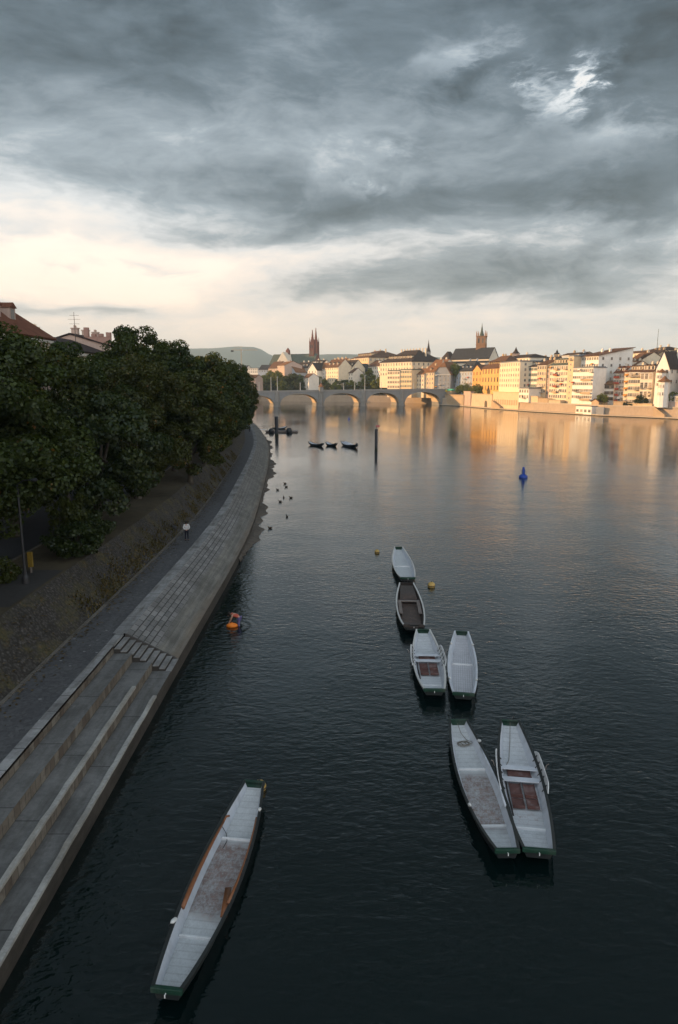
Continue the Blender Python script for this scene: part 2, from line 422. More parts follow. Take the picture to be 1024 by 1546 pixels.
# sloped stone revetment
m, k, b, _ = new_mat("stone_revetment"); u = k.coord('UV'); v = k.coord()
sx = k.node('ShaderNodeSeparateXYZ'); k.put(sx.inputs[0], u)
def brick(sc, bw, rh, mort, off=.5):
    br = k.node('ShaderNodeTexBrick'); k.put(br.inputs['Vector'], u); br.offset = off
    for a_, v_ in (('Scale', sc), ('Brick Width', bw), ('Row Height', rh), ('Mortar Size', mort), ('Mortar Smooth', .3)): br.inputs[a_].default_value = v_
    br.inputs['Color1'].default_value = (.15, .15, .15, 1); br.inputs['Color2'].default_value = (.26, .255, .25, 1); br.inputs['Mortar'].default_value = (.022, .02, .018, 1); return br
br = brick(1, .85, .36, .032)
low = k.ramp(k.noise(k.mapv(v, (1.2, .12, 1)), 2.0, 6, .65), [(.3, (.085, .08, .07)), (.5, (.15, .145, .13)), (.72, (.25, .235, .20))])
fade = k.math('ADD', sx.outputs[1], k.math('MULTIPLY', k.math('SUBTRACT', k.noise(k.mapv(v, (1, .25, 1)), .8, 4), .5), 1.2))
msk = k.ramp(fade, [(.0, 0.0), (1.0, 0.0)])
msk = k.math('MULTIPLY', k.math('SUBTRACT', fade, 1.25), 2.2, clamp=True)
far = k.math('SUBTRACT', 1.0, k.math('MULTIPLY', k.math('SUBTRACT', sx.outputs[0], 60), .018, clamp=True))
c = k.mix(k.math('MULTIPLY', msk, k.math('MAXIMUM', far, .35)), low, br.outputs[0])
streak = k.math('MULTIPLY', k.math('GREATER_THAN', k.math('SINE', k.math('MULTIPLY', sx.outputs[1], 14.0)), .75), .35)
c = k.mix(streak, c, (.23, .22, .20))
c = k.mix(k.ramp(k.noise(v, .45, 5, .65), [(.42, 0.0), (.75, .65)]), c, (.055, .05, .042))
rust = k.math('MULTIPLY', k.math('SUBTRACT', .55, fade), 1.6, clamp=True)
c = k.mix(k.math('MULTIPLY', rust, .7), c, (.17, .125, .085))
k.put(b.inputs['Base Color'], c); b.inputs['Roughness'].default_value = .8
k.put(b.inputs['Normal'], k.bump(k.math('MULTIPLY', br.outputs['Fac'], -1.0), .5, .03)); M_REV = m

# promenade: dark cobbles strewn with pale leaves
m, k, b, _ = new_mat("promenade_paving"); v = k.coord(); u = k.coord('UV')
vr = k.node('ShaderNodeTexVoronoi'); k.put(vr.inputs['Vector'], u); vr.inputs['Scale'].default_value = 7
c = k.ramp(vr.outputs['Color'], [(0, (.06, .06, .063)), (1, (.135, .135, .138))])
c = k.mix(k.ramp(k.noise(v, .5, 5, .6), [(.35, 0.0), (.7, .55)]), c, (.06, .06, .067))
lf = k.node('ShaderNodeTexVoronoi'); k.put(lf.inputs['Vector'], k.mapv(v, (1.2, 2.0, 1))); lf.inputs['Scale'].default_value = 1.15
sc_ = k.node('ShaderNodeSeparateXYZ'); k.put(sc_.inputs[0], lf.outputs['Color'])
lm = k.math('MULTIPLY', k.math('LESS_THAN', k.math('ADD', lf.outputs['Distance'], k.math('MULTIPLY', k.noise(v, 9, 2), .12)), .17), k.math('GREATER_THAN', sc_.outputs[0], .55))
c = k.mix(k.math('MULTIPLY', lm, .85), c, (.33, .33, .33))
k.put(b.inputs['Base Color'], c); b.inputs['Roughness'].default_value = .7
k.put(b.inputs['Normal'], k.bump(vr.outputs['Distance'], .4, .012)); M_PROM = m

# cobbled embankment with weeds
m, k, b, _ = new_mat("cobbled_embankment"); v = k.coord()
vr = k.node('ShaderNodeTexVoronoi'); k.put(vr.inputs['Vector'], v); vr.inputs['Scale'].default_value = 6.5
c = k.ramp(vr.outputs['Color'], [(0, (.036, .032, .028)), (.7, (.062, .055, .049)), (1, (.11, .10, .09))])
c = k.mix(k.ramp(vr.outputs['Distance'], [(.32, 0.0), (.6, .85)]), c, (.018, .015, .011))
wd = k.noise(v, .55, 6, .65)
sx = k.node('ShaderNodeSeparateXYZ'); k.put(sx.inputs[0], v)
c = k.mix(k.ramp(wd, [(.5, 0.0), (.62, .8)]), c, k.ramp(k.noise(v, 5, 3), [(.35, (.035, .03, .012)), (.55, (.07, .062, .02)), (.7, (.13, .075, .025))]))
k.put(b.inputs['Base Color'], c); b.inputs['Roughness'].default_value = .9
k.put(b.inputs['Normal'], k.bump(vr.outputs['Distance'], .7, .05)); M_EMB = m
m_asph = plain("road_asphalt", (.052, .054, .060), .85, .25, .6)
m_verge = plain("leafy_verge", (.085, .068, .042), .95, .45, 1.2)
m_edgest = concrete("edging_stone", (.16, .145, .125), 1.1)

Y0, YS0, YS1, YE = -40, 34.5, 36.2, 470
quay = empty("stone_quay", (-9.05, 36, 0), label="long grey stone quay stepping down into the river along the left bank", cat="quay")
def qp(mb, name, mat): o = build_uv(mb, name, mat); o.parent = quay; o.matrix_parent_inverse = Matrix.Translation((9.05, -36, 0)); return o
# three seating terraces, their risers and pale nosings
for (o0, z0, o1, riser_to, nose) in ((0.0, .75, 1.0, 1.25, 1), (1.0, 1.25, 2.05, 1.75, 1), (2.05, 1.75, 3.0, 2.2, 0)):
    t = qp(sweep(MB(), [(o0, z0), (o1, z0)], Y0, YS0, 2), "terrace", m_terr)
    r = build_uv(sweep(MB(), [(o1, z0), (o1, riser_to)], Y0, YS0, 2), "riser", M_RISER); r.parent = t
    if nose:
        mb = MB(); n = 90; prof = []
        rng = random.Random(int(o0*10)+3); yend = 31.6
        mb.uv = []
        yy = Y0; rows = []
        while yy < yend:
            j = rng.uniform(-.025, .025); rows.append((yy, j)); yy += .55
        for yy, j in rows:
            for (o, z) in ((o0-.02+j*.3, z0-.06), (o0-.02+j*.3, z0+.05), (o0+.17+j, z0+.05), (o0+.17+j, z0+.002)):
                mb.v.append(tuple(edge_pt(yy, o, z))); mb.uv.append((yy, o))
        for i in range(len(rows)-1):
            for j in range(3):
                mb.f.append((i*4+j, i*4+4+j, i*4+5+j, i*4+1+j)); mb.m.append(0)
        r = build_uv(mb, "nosing", m_nose); r.parent = t
# stair flight linking the terraces
mb = MB(); ns = 9
for i in range(ns):
    o0 = 3.0*i/ns; z1 = .75+1.45*i/ns + .0
    x0, x1 = -9.05-3.0*(i+1)/ns, -9.05-3.0*i/ns
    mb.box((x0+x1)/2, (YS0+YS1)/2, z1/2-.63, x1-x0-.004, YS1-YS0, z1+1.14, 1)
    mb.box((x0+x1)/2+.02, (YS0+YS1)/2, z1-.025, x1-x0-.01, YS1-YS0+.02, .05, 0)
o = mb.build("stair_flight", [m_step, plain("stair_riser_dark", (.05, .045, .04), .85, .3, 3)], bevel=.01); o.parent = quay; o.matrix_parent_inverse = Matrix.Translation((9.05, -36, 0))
qp(sweep(MB(), [(0.0, .75), (.004, -2.0)], Y0, YE), "water_wall", m_face)
rev = qp(sweep(MB(), [(0.0, .75), (.25, .80), (2.85, 2.2)], YS1, YE), "revetment", M_REV)
# end cheek where the slope meets the stairs
mb = MB(); mb.prism([(-9.05, .72), (-11.95, 2.24), (-11.95, 2.02), (-9.05, .5)], 'y', YS1-.02, YS1+.10)
o = mb.build("cheek_stone", plain("cheek_dark", (.07, .065, .06), .8)); o.parent = quay; o.matrix_parent_inverse = Matrix.Translation((9.05, -36, 0))
qp(sweep(MB(), [(3.0, 2.1), (3.0, 2.24), (3.42, 2.24), (3.42, 2.15)], Y0, YS1), "kerb", m_kerb)
qp(sweep(MB(), [(2.85, 2.1), (2.85, 2.24), (3.62, 2.24), (3.62, 2.15)], YS1, YE), "kerb", m_kerb)

def strip(name, prof, mat, y0=Y0, y1=YE): return build_uv(sweep(MB(), prof, y0, y1, 2), name, mat, kind="structure")
strip("promenade", [(3.40, 2.2), (5.66, 2.2)], M_PROM)
strip("edging_path", [(5.64, 2.1), (5.64, 2.26), (5.82, 2.26), (5.82, 2.1)], m_edgest)
# embankment slope with an uneven surface
mb = MB(); mb.uv = []; rng = random.Random(3); ys = np.arange(Y0, YE+.1, .8); NC = 8
for i, y in enumerate(ys):
    for j in range(NC+1):
        t = j/NC; o = 5.8+2.2*t; z = 2.2+2.3*t+(.0 if j in (0, NC) else rng.uniform(-.05, .07))
        mb.v.append(tuple(edge_pt(y, o, z))); mb.uv.append((y, t*3))
for i in range(len(ys)-1):
    for j in range(NC):
        mb.f.append((i*(NC+1)+j, (i+1)*(NC+1)+j, (i+1)*(NC+1)+j+1, i*(NC+1)+j+1)); mb.m.append(0)
build_uv(mb, "embankment_slope", M_EMB, kind="structure")
strip("verge_ground", [(7.98, 4.5), (12.4, 4.52)], m_verge)
strip("road_kerb_path", [(12.4, 4.3), (12.4, 4.56), (12.58, 4.56), (12.58, 4.3)], m_edgest)
strip("road", [(12.56, 4.44), (20, 4.44)], m_asph)
strip("pavement", [(20, 4.3), (20, 4.56), (26, 4.56)], concrete("pavement_slabs", (.13, .13, .125), 1.2))
strip("terrain_left", [(26, 4.5), (360, 4.5)], m_earth)
# dark paved apron under the lamp, with an edging
mb = MB(); mb.quad([(-17.2, 34, 4.512), (-17.2, 41.2, 4.512), (-21.3, 41.2, 4.524), (-21.3, 34, 4.524)])
tag(mb.build("paved_path", plain("dark_setts", (.05, .047, .045), .85, .3, 5)), kind="structure")

# shingle and rubble at the foot of the revetment
m_shin = plain("river_shingle", (.10, .085, .07), .95, .45, 2.2, .6)
mb = MB(); rng = random.Random(11); pts = []
ys = np.arange(60, 236, .7)
def bank_w(y): return max(.02, (.55+.6*math.sin(y*.11)+.5*math.sin(y*.37+1)+.3*math.sin(y*1.3))*min(1, (y-60)/16)*min(1, (236-y)/40))
for y in ys:
    wd_ = bank_w(y)+rng.uniform(0, .3)
    for t, z in ((-.05, .30), (.35, .24), (.75, .10), (1.0, -.12)):
        mb.v.append(tuple(edge_pt(y, -wd_*t-.0, z+(rng.uniform(-.04, .07) if z > 0 else 0))))
for i in range(len(ys)-1):
    for j in range(3): mb.f.append((i*4+j, i*4+j+1, i*4+5+j, i*4+4+j)); mb.m.append(0)
tag(mb.build("shingle_ground", m_shin), kind="structure")

# ------------------------------------------------------------------ right bank
BANK = [(640, 530), (662, 499), (690, 484), (730, 437), (800, 386), (900, 339), (1023, 307), (1100, 285), (1250, 255), (1600, 205)]   # (px, Y) of the waterline
def bankY(px): return interp(BANK, px)
def onbank(px, setback=0.0):
    """world xy where the sight line px meets the bank line moved back"""
    y = bankY(px)+setback; u = (px-512)/F
    dpt = (y*math.cos(PITCH)+(CH-5)*math.sin(PITCH))
    return Vector((u*dpt, y, 0))
m_qwall = wall_mat("quay_sandstone", (.42, .32, .23))
m_ledge = wall_mat("quay_ledge", (.46, .38, .29))
bl = [onbank(p) for p in (664, 690, 712, 735, 765, 800, 850, 905, 960, 1023, 1100, 1250, 1600)]
def bnorm(i):
    a = bl[max(0, i-1)]; c = bl[min(len(bl)-1, i+1)]; t = (c-a).normalized(); return Vector((-t.y, t.x, 0))   # away from the river
def bank_strip(mb, prof):
    b0 = len(mb.v); c = len(prof)
    for i, p in enumerate(bl):
        n = bnorm(i)
        for o, z in prof: mb.v.append(tuple(p+n*o+Vector((0, 0, z))))
    for i in range(len(bl)-1):
        for j in range(c-1): mb.f.append((b0+i*c+j, b0+i*c+j+1, b0+(i+1)*c+j+1, b0+(i+1)*c+j)); mb.m.append(0)
    return mb
qw = empty("river_wall", bl[5], label="long sunlit sandstone river wall under the houses on the right bank", cat="wall")
def wp(mb, name, mat):
    o = mb.build(name, mat); o.parent = qw; o.matrix_parent_inverse = Matrix.Translation(-bl[5]); return o
wp(bank_strip(MB(), [(0, -2), (0, .75), (2.6, .8)]), "lower_ledge", m_ledge)
wp(bank_strip(MB(), [(-.03, -1), (-.03, .30)]), "waterline_band", plain("algae_dark", (.045, .036, .022), .8, .4, 1))
wp(bank_strip(MB(), [(2.6, .3), (3.0, 4.75)]), "wall_face", m_qwall)
wp(bank_strip(MB(), [(2.85, 4.7), (2.85, 5.35), (3.4, 5.35), (3.4, 4.9)]), "coping", m_ledge)
mb = bank_strip(MB(), [(3.2, 5.0), (16, 5.05), (40, 8), (75, 17), (120, 22), (400, 26), (1600, 30)])
tag(mb.build("terrain_right", m_earth), kind="structure")
# far bank beyond the bridge
fb_ = [Vector(p) for p in ((80, 498, 0), (70, 545, 0), (45, 572, 0), (10, 590, 0), (-30, 600, 0), (-70, 610, 0), (-130, 640, 0), (-300, 700, 0))]
mb = MB(); mt = MB()
for i in range(len(fb_)-1):
    a, c = fb_[i], fb_[i+1]
    mb.quad([a+Vector((0, 0, -2)), c+Vector((0, 0, -2)), c+Vector((0, 0, 5.5)), a+Vector((0, 0, 5.5))])
pr = [(0, 5.2), (25, 6), (60, 16), (160, 22), (600, 24)]
c_ = len(pr)
for p in fb_:
    dn_ = Vector((.35, 1, 0)).normalized()
    for o, z in pr: mt.v.append(tuple(p+dn_*o+Vector((0, 0, z))))
for i in range(len(fb_)-1):
    for j in range(c_-1): mt.f.append((i*c_+j, i*c_+j+1, (i+1)*c_+j+1, (i+1)*c_+j)); mt.m.append(0)
o = mb.build("embankment_wall", m_qwall); tag(o, "sunlit sandstone bank wall seen through the bridge arches", "wall")
tag(mt.build("terrain_far", m_earth), kind="structure")

# ------------------------------------------------------------------ hills
m_hill = plain("wooded_hill", (.034, .054, .042), .95, .4, .0026)
def hill(pts, Y, depth, name, seed):
    """crest given by (px,py) sightings at distance Y, falling away on both sides"""
    rng = random.Random(seed); mb = MB(); N = 140; rows = 14
    for i in range(N+1):
        t = i/N; px = pts[0][0]+(pts[-1][0]-pts[0][0])*t; py = interp(pts, px)
        zc = zat(py, Y); x = (px-512)/F*Y*1.0
        for j in range(rows+1):
            s = j/rows*2-1; hgt = (1-s*s)**.8
            bump_ = math.sin(x*.013+s*5+seed)*9+math.sin(x*.031+s*9)*4+rng.uniform(-1.5, 1.5)
            z = -3+(zc+3)*hgt+(bump_*hgt*(0.35+.65*abs(s)) if j != rows//2 else rng.uniform(-1.2, 1.2))
            mb.v.append((x*(1+s*depth/Y), Y+s*depth, z))
    for i in range(N):
        for j in range(rows): mb.f.append((i*(rows+1)+j, (i+1)*(rows+1)+j, (i+1)*(rows+1)+j+1, i*(rows+1)+j+1)); mb.m.append(0)
    tag(mb.build(name, m_hill, smooth=True), kind="structure")
HB = [(-900, 560), (-200, 540), (60, 535), (200, 532), (250, 530), (292, 526.5), (330, 525.5), (372, 523.5), (392, 524), (402, 530), (412, 537), (430, 541), (470, 548), (520, 560), (640, 575)]
hill(HB, 6200, 900, "hills", 2)
hill([(300, 575), (430, 545), (475, 537), (500, 534.5), (535, 535), (570, 538), (700, 541), (900, 545), (1300, 550), (1900, 560)], 5300, 700, "hills", 5)
# haze that veils the distance
mh = bpy.data.materials.new("morning_haze"); mh.use_nodes = True; t = mh.node_tree; t.nodes.clear()
kk = NT(t); oo = kk.node('ShaderNodeOutputMaterial'); pv = kk.node('ShaderNodeVolumePrincipled')
pv.inputs['Color'].default_value = (.62, .84, 1.0, 1); pv.inputs['Density'].default_value = .00013; pv.inputs['Anisotropy'].default_value = 0.0
t.links.new(pv.outputs[0], oo.inputs['Volume'])
q = MB(); q.box(0, 3700, 180, 17000, 8200, 372)
hz = q.build("haze", mh); tag(hz, kind="stuff")
# ------------------------------------------------------------------ boats
def boat_paint(name, col, worn, y0, y1, wear=.5, stripes=False):
    """weathered floor paint: scuffed to brown between y0 and y1"""
    m, k, b, _ = new_mat(name); v = k.coord()
    s = k.node('ShaderNodeSeparateXYZ'); k.put(s.inputs[0], v)
    n = k.noise(v, 4.5, 7, .7); n2 = k.noise(k.mapv(v, (3, 1, 1)), 9, 4, .6); n3 = k.noise(v, 1.3, 4, .6)
    yy = k.math('ADD', s.outputs[1], k.math('MULTIPLY', k.math('SUBTRACT', n3, .5), 1.1))
    a = k.math('MULTIPLY', k.math('SUBTRACT', yy, y0), 1.6, clamp=True); c_ = k.math('MULTIPLY', k.math('SUBTRACT', y1, yy), 1.6, clamp=True)
    z = k.math('MULTIPLY', a, c_)
    msk = k.math('MULTIPLY', z, k.ramp(k.math('ADD', k.math('MULTIPLY', n, .6), k.math('MULTIPLY', n2, .4)), [(.66-wear*.36, 0.0), (.76-wear*.20, 1.0)]))
    base = k.ramp(k.math('ADD', k.math('MULTIPLY', n, .5), k.math('MULTIPLY', n2, .5)), [(.3, tuple(x*.74 for x in col)), (.55, col), (.75, tuple(min(.85, x*1.12) for x in col))])
    wc = k.ramp(k.math('ADD', k.math('MULTIPLY', n2, .5), k.math('MULTIPLY', k.noise(v, 2.2, 5, .7), .5)), [(.36, tuple(x*.5 for x in worn)), (.5, worn), (.62, (worn[0]*1.9, worn[1]*2.1, worn[2]*2.2))])
    c = k.mix(k.math('MULTIPLY', msk, .85), base, wc)
    c = k.mix(k.ramp(n3, [(.5, 0.0), (.8, .35)]), c, tuple(x*.6 for x in col))
    pl = k.math('GREATER_THAN', k.math('SINE', k.math('ADD', k.math('MULTIPLY', s.outputs[1], 21.0), k.math('MULTIPLY', n3, 1.2))), .86)
    c = k.mix(k.math('MULTIPLY', pl, .16), c, (.08, .07, .065))
    if stripes:
        ln = k.math('GREATER_THAN', k.math('SINE', k.math('MULTIPLY', s.outputs[0], 52)), .82)
        c = k.mix(k.math('MULTIPLY', ln, .35), c, (.10, .085, .075))
    k.put(b.inputs['Base Color'], c); b.inputs['Roughness'].default_value = .62; b.inputs['Specular IOR Level'].default_value = .35
    k.put(b.inputs['Normal'], k.bump(n2, .2, .01)); return m
M_HULL = plain("hull_tar", (.014, .017, .018), .45, .4, 3, 0, .4, dirt=(.05, .05, .042))
M_HULLG = plain("boat_green", (.007, .040, .024), .5, .3, 4, 0, .4, dirt=(.10, .11, .09))
M_SIDE = plain("boat_side_paint", (.56, .59, .64), .55, .10, 2.2, 0, .35, dirt=(.34, .35, .37))
M_SIDEW = plain("boat_white", (.70, .71, .72), .55, .12, 3, 0, .35, dirt=(.42, .42, .41))
M_RIM = plain("gunwale_dark", (.03, .034, .033), .55, .3, 5)
M_RIML = plain("gunwale_pale", (.52, .52, .50), .6, .2, 5)
M_WOOD = plain("varnished_oar", (.22, .085, .034), .45, .25, 7, 0, .4)
M_RWOOD = plain("red_brown_seat", (.125, .062, .054), .65, .45, 5, 0, .3, dirt=(.36, .30, .29))
M_DWOOD = plain("dark_boat_wood", (.050, .040, .035), .75, .35, 4)
M_TWOOD = plain("pale_boat_wood", (.19, .16, .145), .75, .3, 5)
M_IRON = plain("black_iron", (.02, .02, .022), .5, .2, 6, 0, .5)
M_FEND = plain("white_fender", (.74, .74, .72), .5, .12, 9)
M_ROPE = plain("grey_rope", (.22, .20, .17), .9, .3, 20)
M_BUOY = plain("yellow_buoy", (.52, .34, .09), .5, .25, 4, 0, .4, dirt=(.22, .15, .07))

def boat(label, far, near, wf, wm, wn, z_end=.68, z_mid=.42, floor_y=(-2, 2), wear=.6, dark=False, group=None, hullm=None,
         cap=True, ribs=(.5, -.62), thwarts=(), seats=False, boards=False, oarlocks=0, stripes=False, notch=False, rail=None, benches=False, floorcol=(.55, .57, .58)):
    """flat punt with raised square ends. far / near: world points of its two ends"""
    dv = (far-near); L = math.hypot(dv.x, dv.y); c = (far+near)/2
    rz = math.atan2(dv.y, dv.x)-math.pi/2
    root = empty("punt_boat", (c.x, c.y, 0), rz, label, "boat", group)
    N = 40
    ts = [-1+2*i/N for i in range(N+1)]
    def hw(t):
        e = wf if t > 0 else wn; a = abs(t+.03)
        return max(e, 0)+(wm-e)*(1-min(1, a)**2.0)
    def zg(t): return z_mid+(z_end-z_mid)*abs(t)**2.4
    def zb(t): return -.045+(z_end-.36+.045)*max(0, (abs(t)-.50)/.50)**1.45
    def yy(t): return t*L/2
    fl = .74
    def bw(t): return hw(t)*fl-.0
    TH = .05
    def strip(mb, fns):
        b0 = len(mb.v); kf = len(fns)
        for t in ts:
            for f in fns: mb.v.append((f(t)[0], yy(t), f(t)[1]))
        for i in range(N):
            for j in range(kf-1): mb.f.append((b0+i*kf+j, b0+(i+1)*kf+j, b0+(i+1)*kf+j+1, b0+i*kf+j+1)); mb.m.append(0)
    hullm = hullm or M_HULL
    side = M_DWOOD if dark else M_SIDE
    # hull: outer sides, bottom and square ends
    mb = MB(); strip(mb, [lambda t: (-hw(t), zg(t)), lambda t: (-bw(t), zb(t)), lambda t: (bw(t), zb(t)), lambda t: (hw(t), zg(t))])
    for t in (-1, 1): mb.quad([(-hw(t), yy(t), zg(t)), (-bw(t), yy(t), zb(t)), (bw(t), yy(t), zb(t)), (hw(t), yy(t), zg(t))])
    mb.build("hull", hullm, root)
    # inner planking
    def iz(t): return zb(t)+.115
    def iw(t): return bw(t)+(hw(t)-bw(t))*.075/max(.05, zg(t)-zb(t))-TH
    for sgn in (-1, 1):
        mb = MB(); strip(mb, [lambda t: (sgn*(hw(t)-TH), zg(t)), lambda t: (sgn*(iw(t)), iz(t)-.004)])
        mb.build("side_planking", side, root)
    fm = boat_paint("floor_"+str(abs(hash(label)) % 9973), (.075, .062, .056) if dark else floorcol, (.085, .052, .040) if dark else (.125, .060, .043), floor_y[0], floor_y[1], wear, stripes)
    mb = MB(); strip(mb, [lambda t: (-iw(t), iz(t)), lambda t: (iw(t), iz(t))])
    fo = mb.build("floor", fm, root)
    for t in (-1, 1):           # inner face of the square ends and their green caps
        mb = MB(); y = yy(t); iy = y-t*.06
        mb.quad([(-hw(t)+TH, iy, zg(t)), (-iw(t), iy, iz(t)), (iw(t), iy, iz(t)), (hw(t)-TH, iy, zg(t))])
        mb.build("end_planking", side if not cap else M_HULLG, root)
        mb = MB(); mb.box(0, y+t*.005, zg(t)-.07, 2*hw(t)+.06, .13, .16)
        if notch and t < 0:
            mb = MB(); wd = hw(t)
            mb.box(-wd*.72, y, zg(t)-.05, wd*.6, .1, .2); mb.box(wd*.72, y, zg(t)-.05, wd*.6, .1, .2); mb.box(0, y, zg(t)-.16, wd*.9, .1, .16)
        ec = mb.build("end_cap", M_HULLG if cap else (M_DWOOD if dark else M_RIM), root, bevel=.02)
        mi = MB(); mi.tube([(0, y+t*.09, zg(t)-.09), (0, y+t*.16, zg(t)-.07), (0, y+t*.16, zg(t)-.15)], .018, 6); mi.build("mooring_ring", M_IRON if t > 0 else M_FEND, ec)
    for sgn in (-1, 1):
        mb = MB(); strip(mb, [lambda t: (sgn*(hw(t)+.028), zg(t)-.055), lambda t: (sgn*(hw(t)+.03), zg(t)+.022), lambda t: (sgn*(hw(t)-TH-.018), zg(t)+.022), lambda t: (sgn*(hw(t)-TH-.018), zg(t)-.03)])
        mb.build("gunwale", rail or (M_RIML if dark else M_RIM), root)
    for tr in ribs:
        mb = MB(); y = yy(tr); mb.box(0, y, iz(tr)+.045, 2*iw(tr)+.04, .07, .09)
        mb.build("floor_rib", M_TWOOD if dark else M_SIDEW, root, bevel=.01)
    for tr in thwarts:
        mb = MB(); y = yy(tr); z = zg(tr)-.12; wv_ = hw(tr)-TH-.03
        mb.box(0, y, z, 2*wv_, .30, .045); mb.box(-wv_+.04, y, z-.12, .05, .1, .22); mb.box(wv_-.04, y, z-.12, .05, .1, .22)
        mb.build("thwart", M_SIDE, root, bevel=.008)
    if seats:
        for (x, y, ln) in ((-.27, yy(-.08), .95), (.27, yy(-.08), .95), (-.27, yy(-.27), .62), (.27, yy(-.27), .62), (0, yy(.20), .8)):
            mb = MB(); wd = .46 if x else .95
            z = iz(y/(L/2))+.10
            mb.box(x, y, z, wd, ln, .03); mb.box(x, y-ln*.42, z+.05, wd, .04, .09); mb.box(x-wd*.46, y, z+.03, .03, ln, .06); mb.box(x+wd*.46, y, z+.03, .03, ln, .06)
            mb.build("seat_board", M_RWOOD, root, bevel=.006)
        mb = MB(); mb.tube([(iw(-.3)*-.9, yy(-.42), .09), (iw(-.2)*-.98, yy(-.1), .09), (iw(.1)*-.98, yy(.16), .09)], .03, 6); mb.build("floor_pole", M_DWOOD, root)
    if boards:
        for sgn in (-1, 1):
            t0, t1 = (-.18, .48); n = 14
            mb = MB(); pr = []
            for i in range(n+1):
                t = t0+(t1-t0)*i/n; e = min(1, min(i, n-i)/1.5)
                x = sgn*(hw(t)+.05); pr.append((x, yy(t), zg(t), e))
            for (x, y, z, e) in pr:
                mb.v += [(x, y, z), (x+sgn*.06*e, y, z+.05+.20*e), (x+sgn*(.06*e+.03), y, z+.04+.19*e), (x+sgn*.04, y, z-.02)]
            for i in range(n):
                for j in range(4): mb.f.append((i*4+j, i*4+4+j, i*4+4+(j+1) % 4, i*4+(j+1) % 4)); mb.m.append(0)
            mb.f.append((0, 1, 2, 3)); mb.f.append((n*4, n*4+3, n*4+2, n*4+1)); mb.m += [0, 0]
            sb = mb.build("side_board", M_SIDEW, root)
            for tt in (-.12, .02, .13, .25, .36):
                mk = MB(); x = sgn*(hw(tt)-.02); y = yy(tt); z = zg(tt)
                mk.tube([(x-sgn*.10, y, z-.10), (x, y, z+.03), (x+sgn*.05, y, z+.20)], .022, 6); mk.build("bracket", M_IRON, sb)
            for tt in (.17,):
                mk = MB(); x = sgn*(hw(tt)+.2); mk.tube([(x, yy(tt), zg(tt)+.1), (x+sgn*.05, yy(tt), zg(tt)+.28), (x+sgn*.14, yy(tt), zg(tt)+.34)], .018, 6); mk.build("rowlock", M_TWOOD, sb)
    if benches:
        for sgn in (-1, 1):
            mb = MB(); x = sgn*(iw(0)-.02)
            mb.box(x, yy(-.02), .30, .24, 2.6, .05); mb.box(x-sgn*.10, yy(-.02), .20, .03, 2.6, .16); mb.build("side_bench", M_TWOOD, root, bevel=.01)
        mb = MB(); mb.box(0, yy(.30), .30, 2*(hw(.3)-.1), .34, .05); mb.build("thwart", M_TWOOD, root, bevel=.01)
        mb = MB(); mb.quad([(-iw(.36), yy(.36), .33), (iw(.36), yy(.36), .33), (iw(.92)+.06, yy(.94), zg(.94)-.09), (-iw(.92)-.06, yy(.94), zg(.94)-.09)]); mb.build("fore_deck", fm, root)
    for i in range(oarlocks):
        t = .42-.74*i/max(1, oarlocks-1); sg = -1 if stripes else 1
        mb = MB(); x = (hw(t)-.02)*(1 if oarlocks > 4 else -1)
        mb.tube([(x, yy(t), zg(t)-.08), (x, yy(t), zg(t)+.06), (x+.05*(1 if x > 0 else -1), yy(t), zg(t)+.03)], .026, 6); mb.build("rowlock", M_IRON, root)
    def wpt(x, t, z):
        y = yy(t); cz, sz = math.cos(rz), math.sin(rz); return Vector((c.x+x*cz-y*sz, c.y+x*sz+y*cz, z))
    return root, dict(hw=hw, zg=zg, iz=iz, iw=iw, yy=yy, L=L, w=wpt, rz=rz)

def rope(name, pts, r, label, cat="rope", mat=None):
    mb = MB(); o = pts[0]; mb.tube([p-o for p in pts], r, 6)
    return tag(mb.build(name, mat or M_ROPE, loc=o, smooth=True), label, cat)
def fender(B, x_sgn, t, label):
    p = B['w'](x_sgn*(B['hw'](t)-.02), t, B['zg'](t)+.06); mb = MB()
    mb.lathe([(.0, -.17), (.05, -.16), (.085, -.10), (.09, .06), (.06, .13), (.025, .16), (.02, .21), (0, .215)], 12)
    o = mb.build("boat_fender", M_FEND, loc=p, smooth=True); o.rotation_euler = (R(66), R(10*x_sgn), B['rz']); o.scale = (.72, .72, 1.05); tag(o, label, "fender")
    mk = MB(); mk.tube([(0, 0, .2), (.03*x_sgn, -.03, .3), (.02, -.1, .34)], .014, 6); mk.build("cord", M_IRON, o)

GB = "punts moored on the river"
b1, B1 = boat("long empty punt moored alone nearest the quay steps, green square ends and brown scuffed floor", at(384, 1180, .66), at(252, 1492, .66), .40, .80, .37,
              floor_y=(-1.9, 2.1), wear=.95, ribs=(.42, -.52), oarlocks=6, group=GB)
# brown pole lying inside the left gunwale, right rail of worn wood
def inside(B, sgn, t, dx, dz): return B['w'](sgn*(B['hw'](t)-dx), t, B['zg'](t)+dz)
mb = MB(); p0 = inside(B1, -1, -.36, .12, -.05); pts = [inside(B1, -1, t, .10, -.035)-p0 for t in (-.36, -.2, 0, .2, .36, .52)]
mb.tube(pts, [.075, .078, .07, .06, .05, .045], 8); mb.tube([pts[-1], pts[-1]+Vector((.06, .22, .05)), pts[-1]+Vector((.16, .3, .02))], .04, 6)
tag(mb.build("boat_pole", M_WOOD, loc=p0, smooth=True), "orange brown wooden pole lying along the inside of the lone punt", "pole")
mb = MB(); p0 = inside(B1, 1, -.3, .09, -.03); mb.tube([inside(B1, 1, t, .09, .01)-p0 for t in (-.30, -.1, .1, .3, .46, .58)], [.055, .045, .03, .03, .03, .03], 8)
mb.box(*(inside(B1, 1, -.27, .20, -.06)-p0), .20, 1.2, .035, 0, B1['rz']+.16)
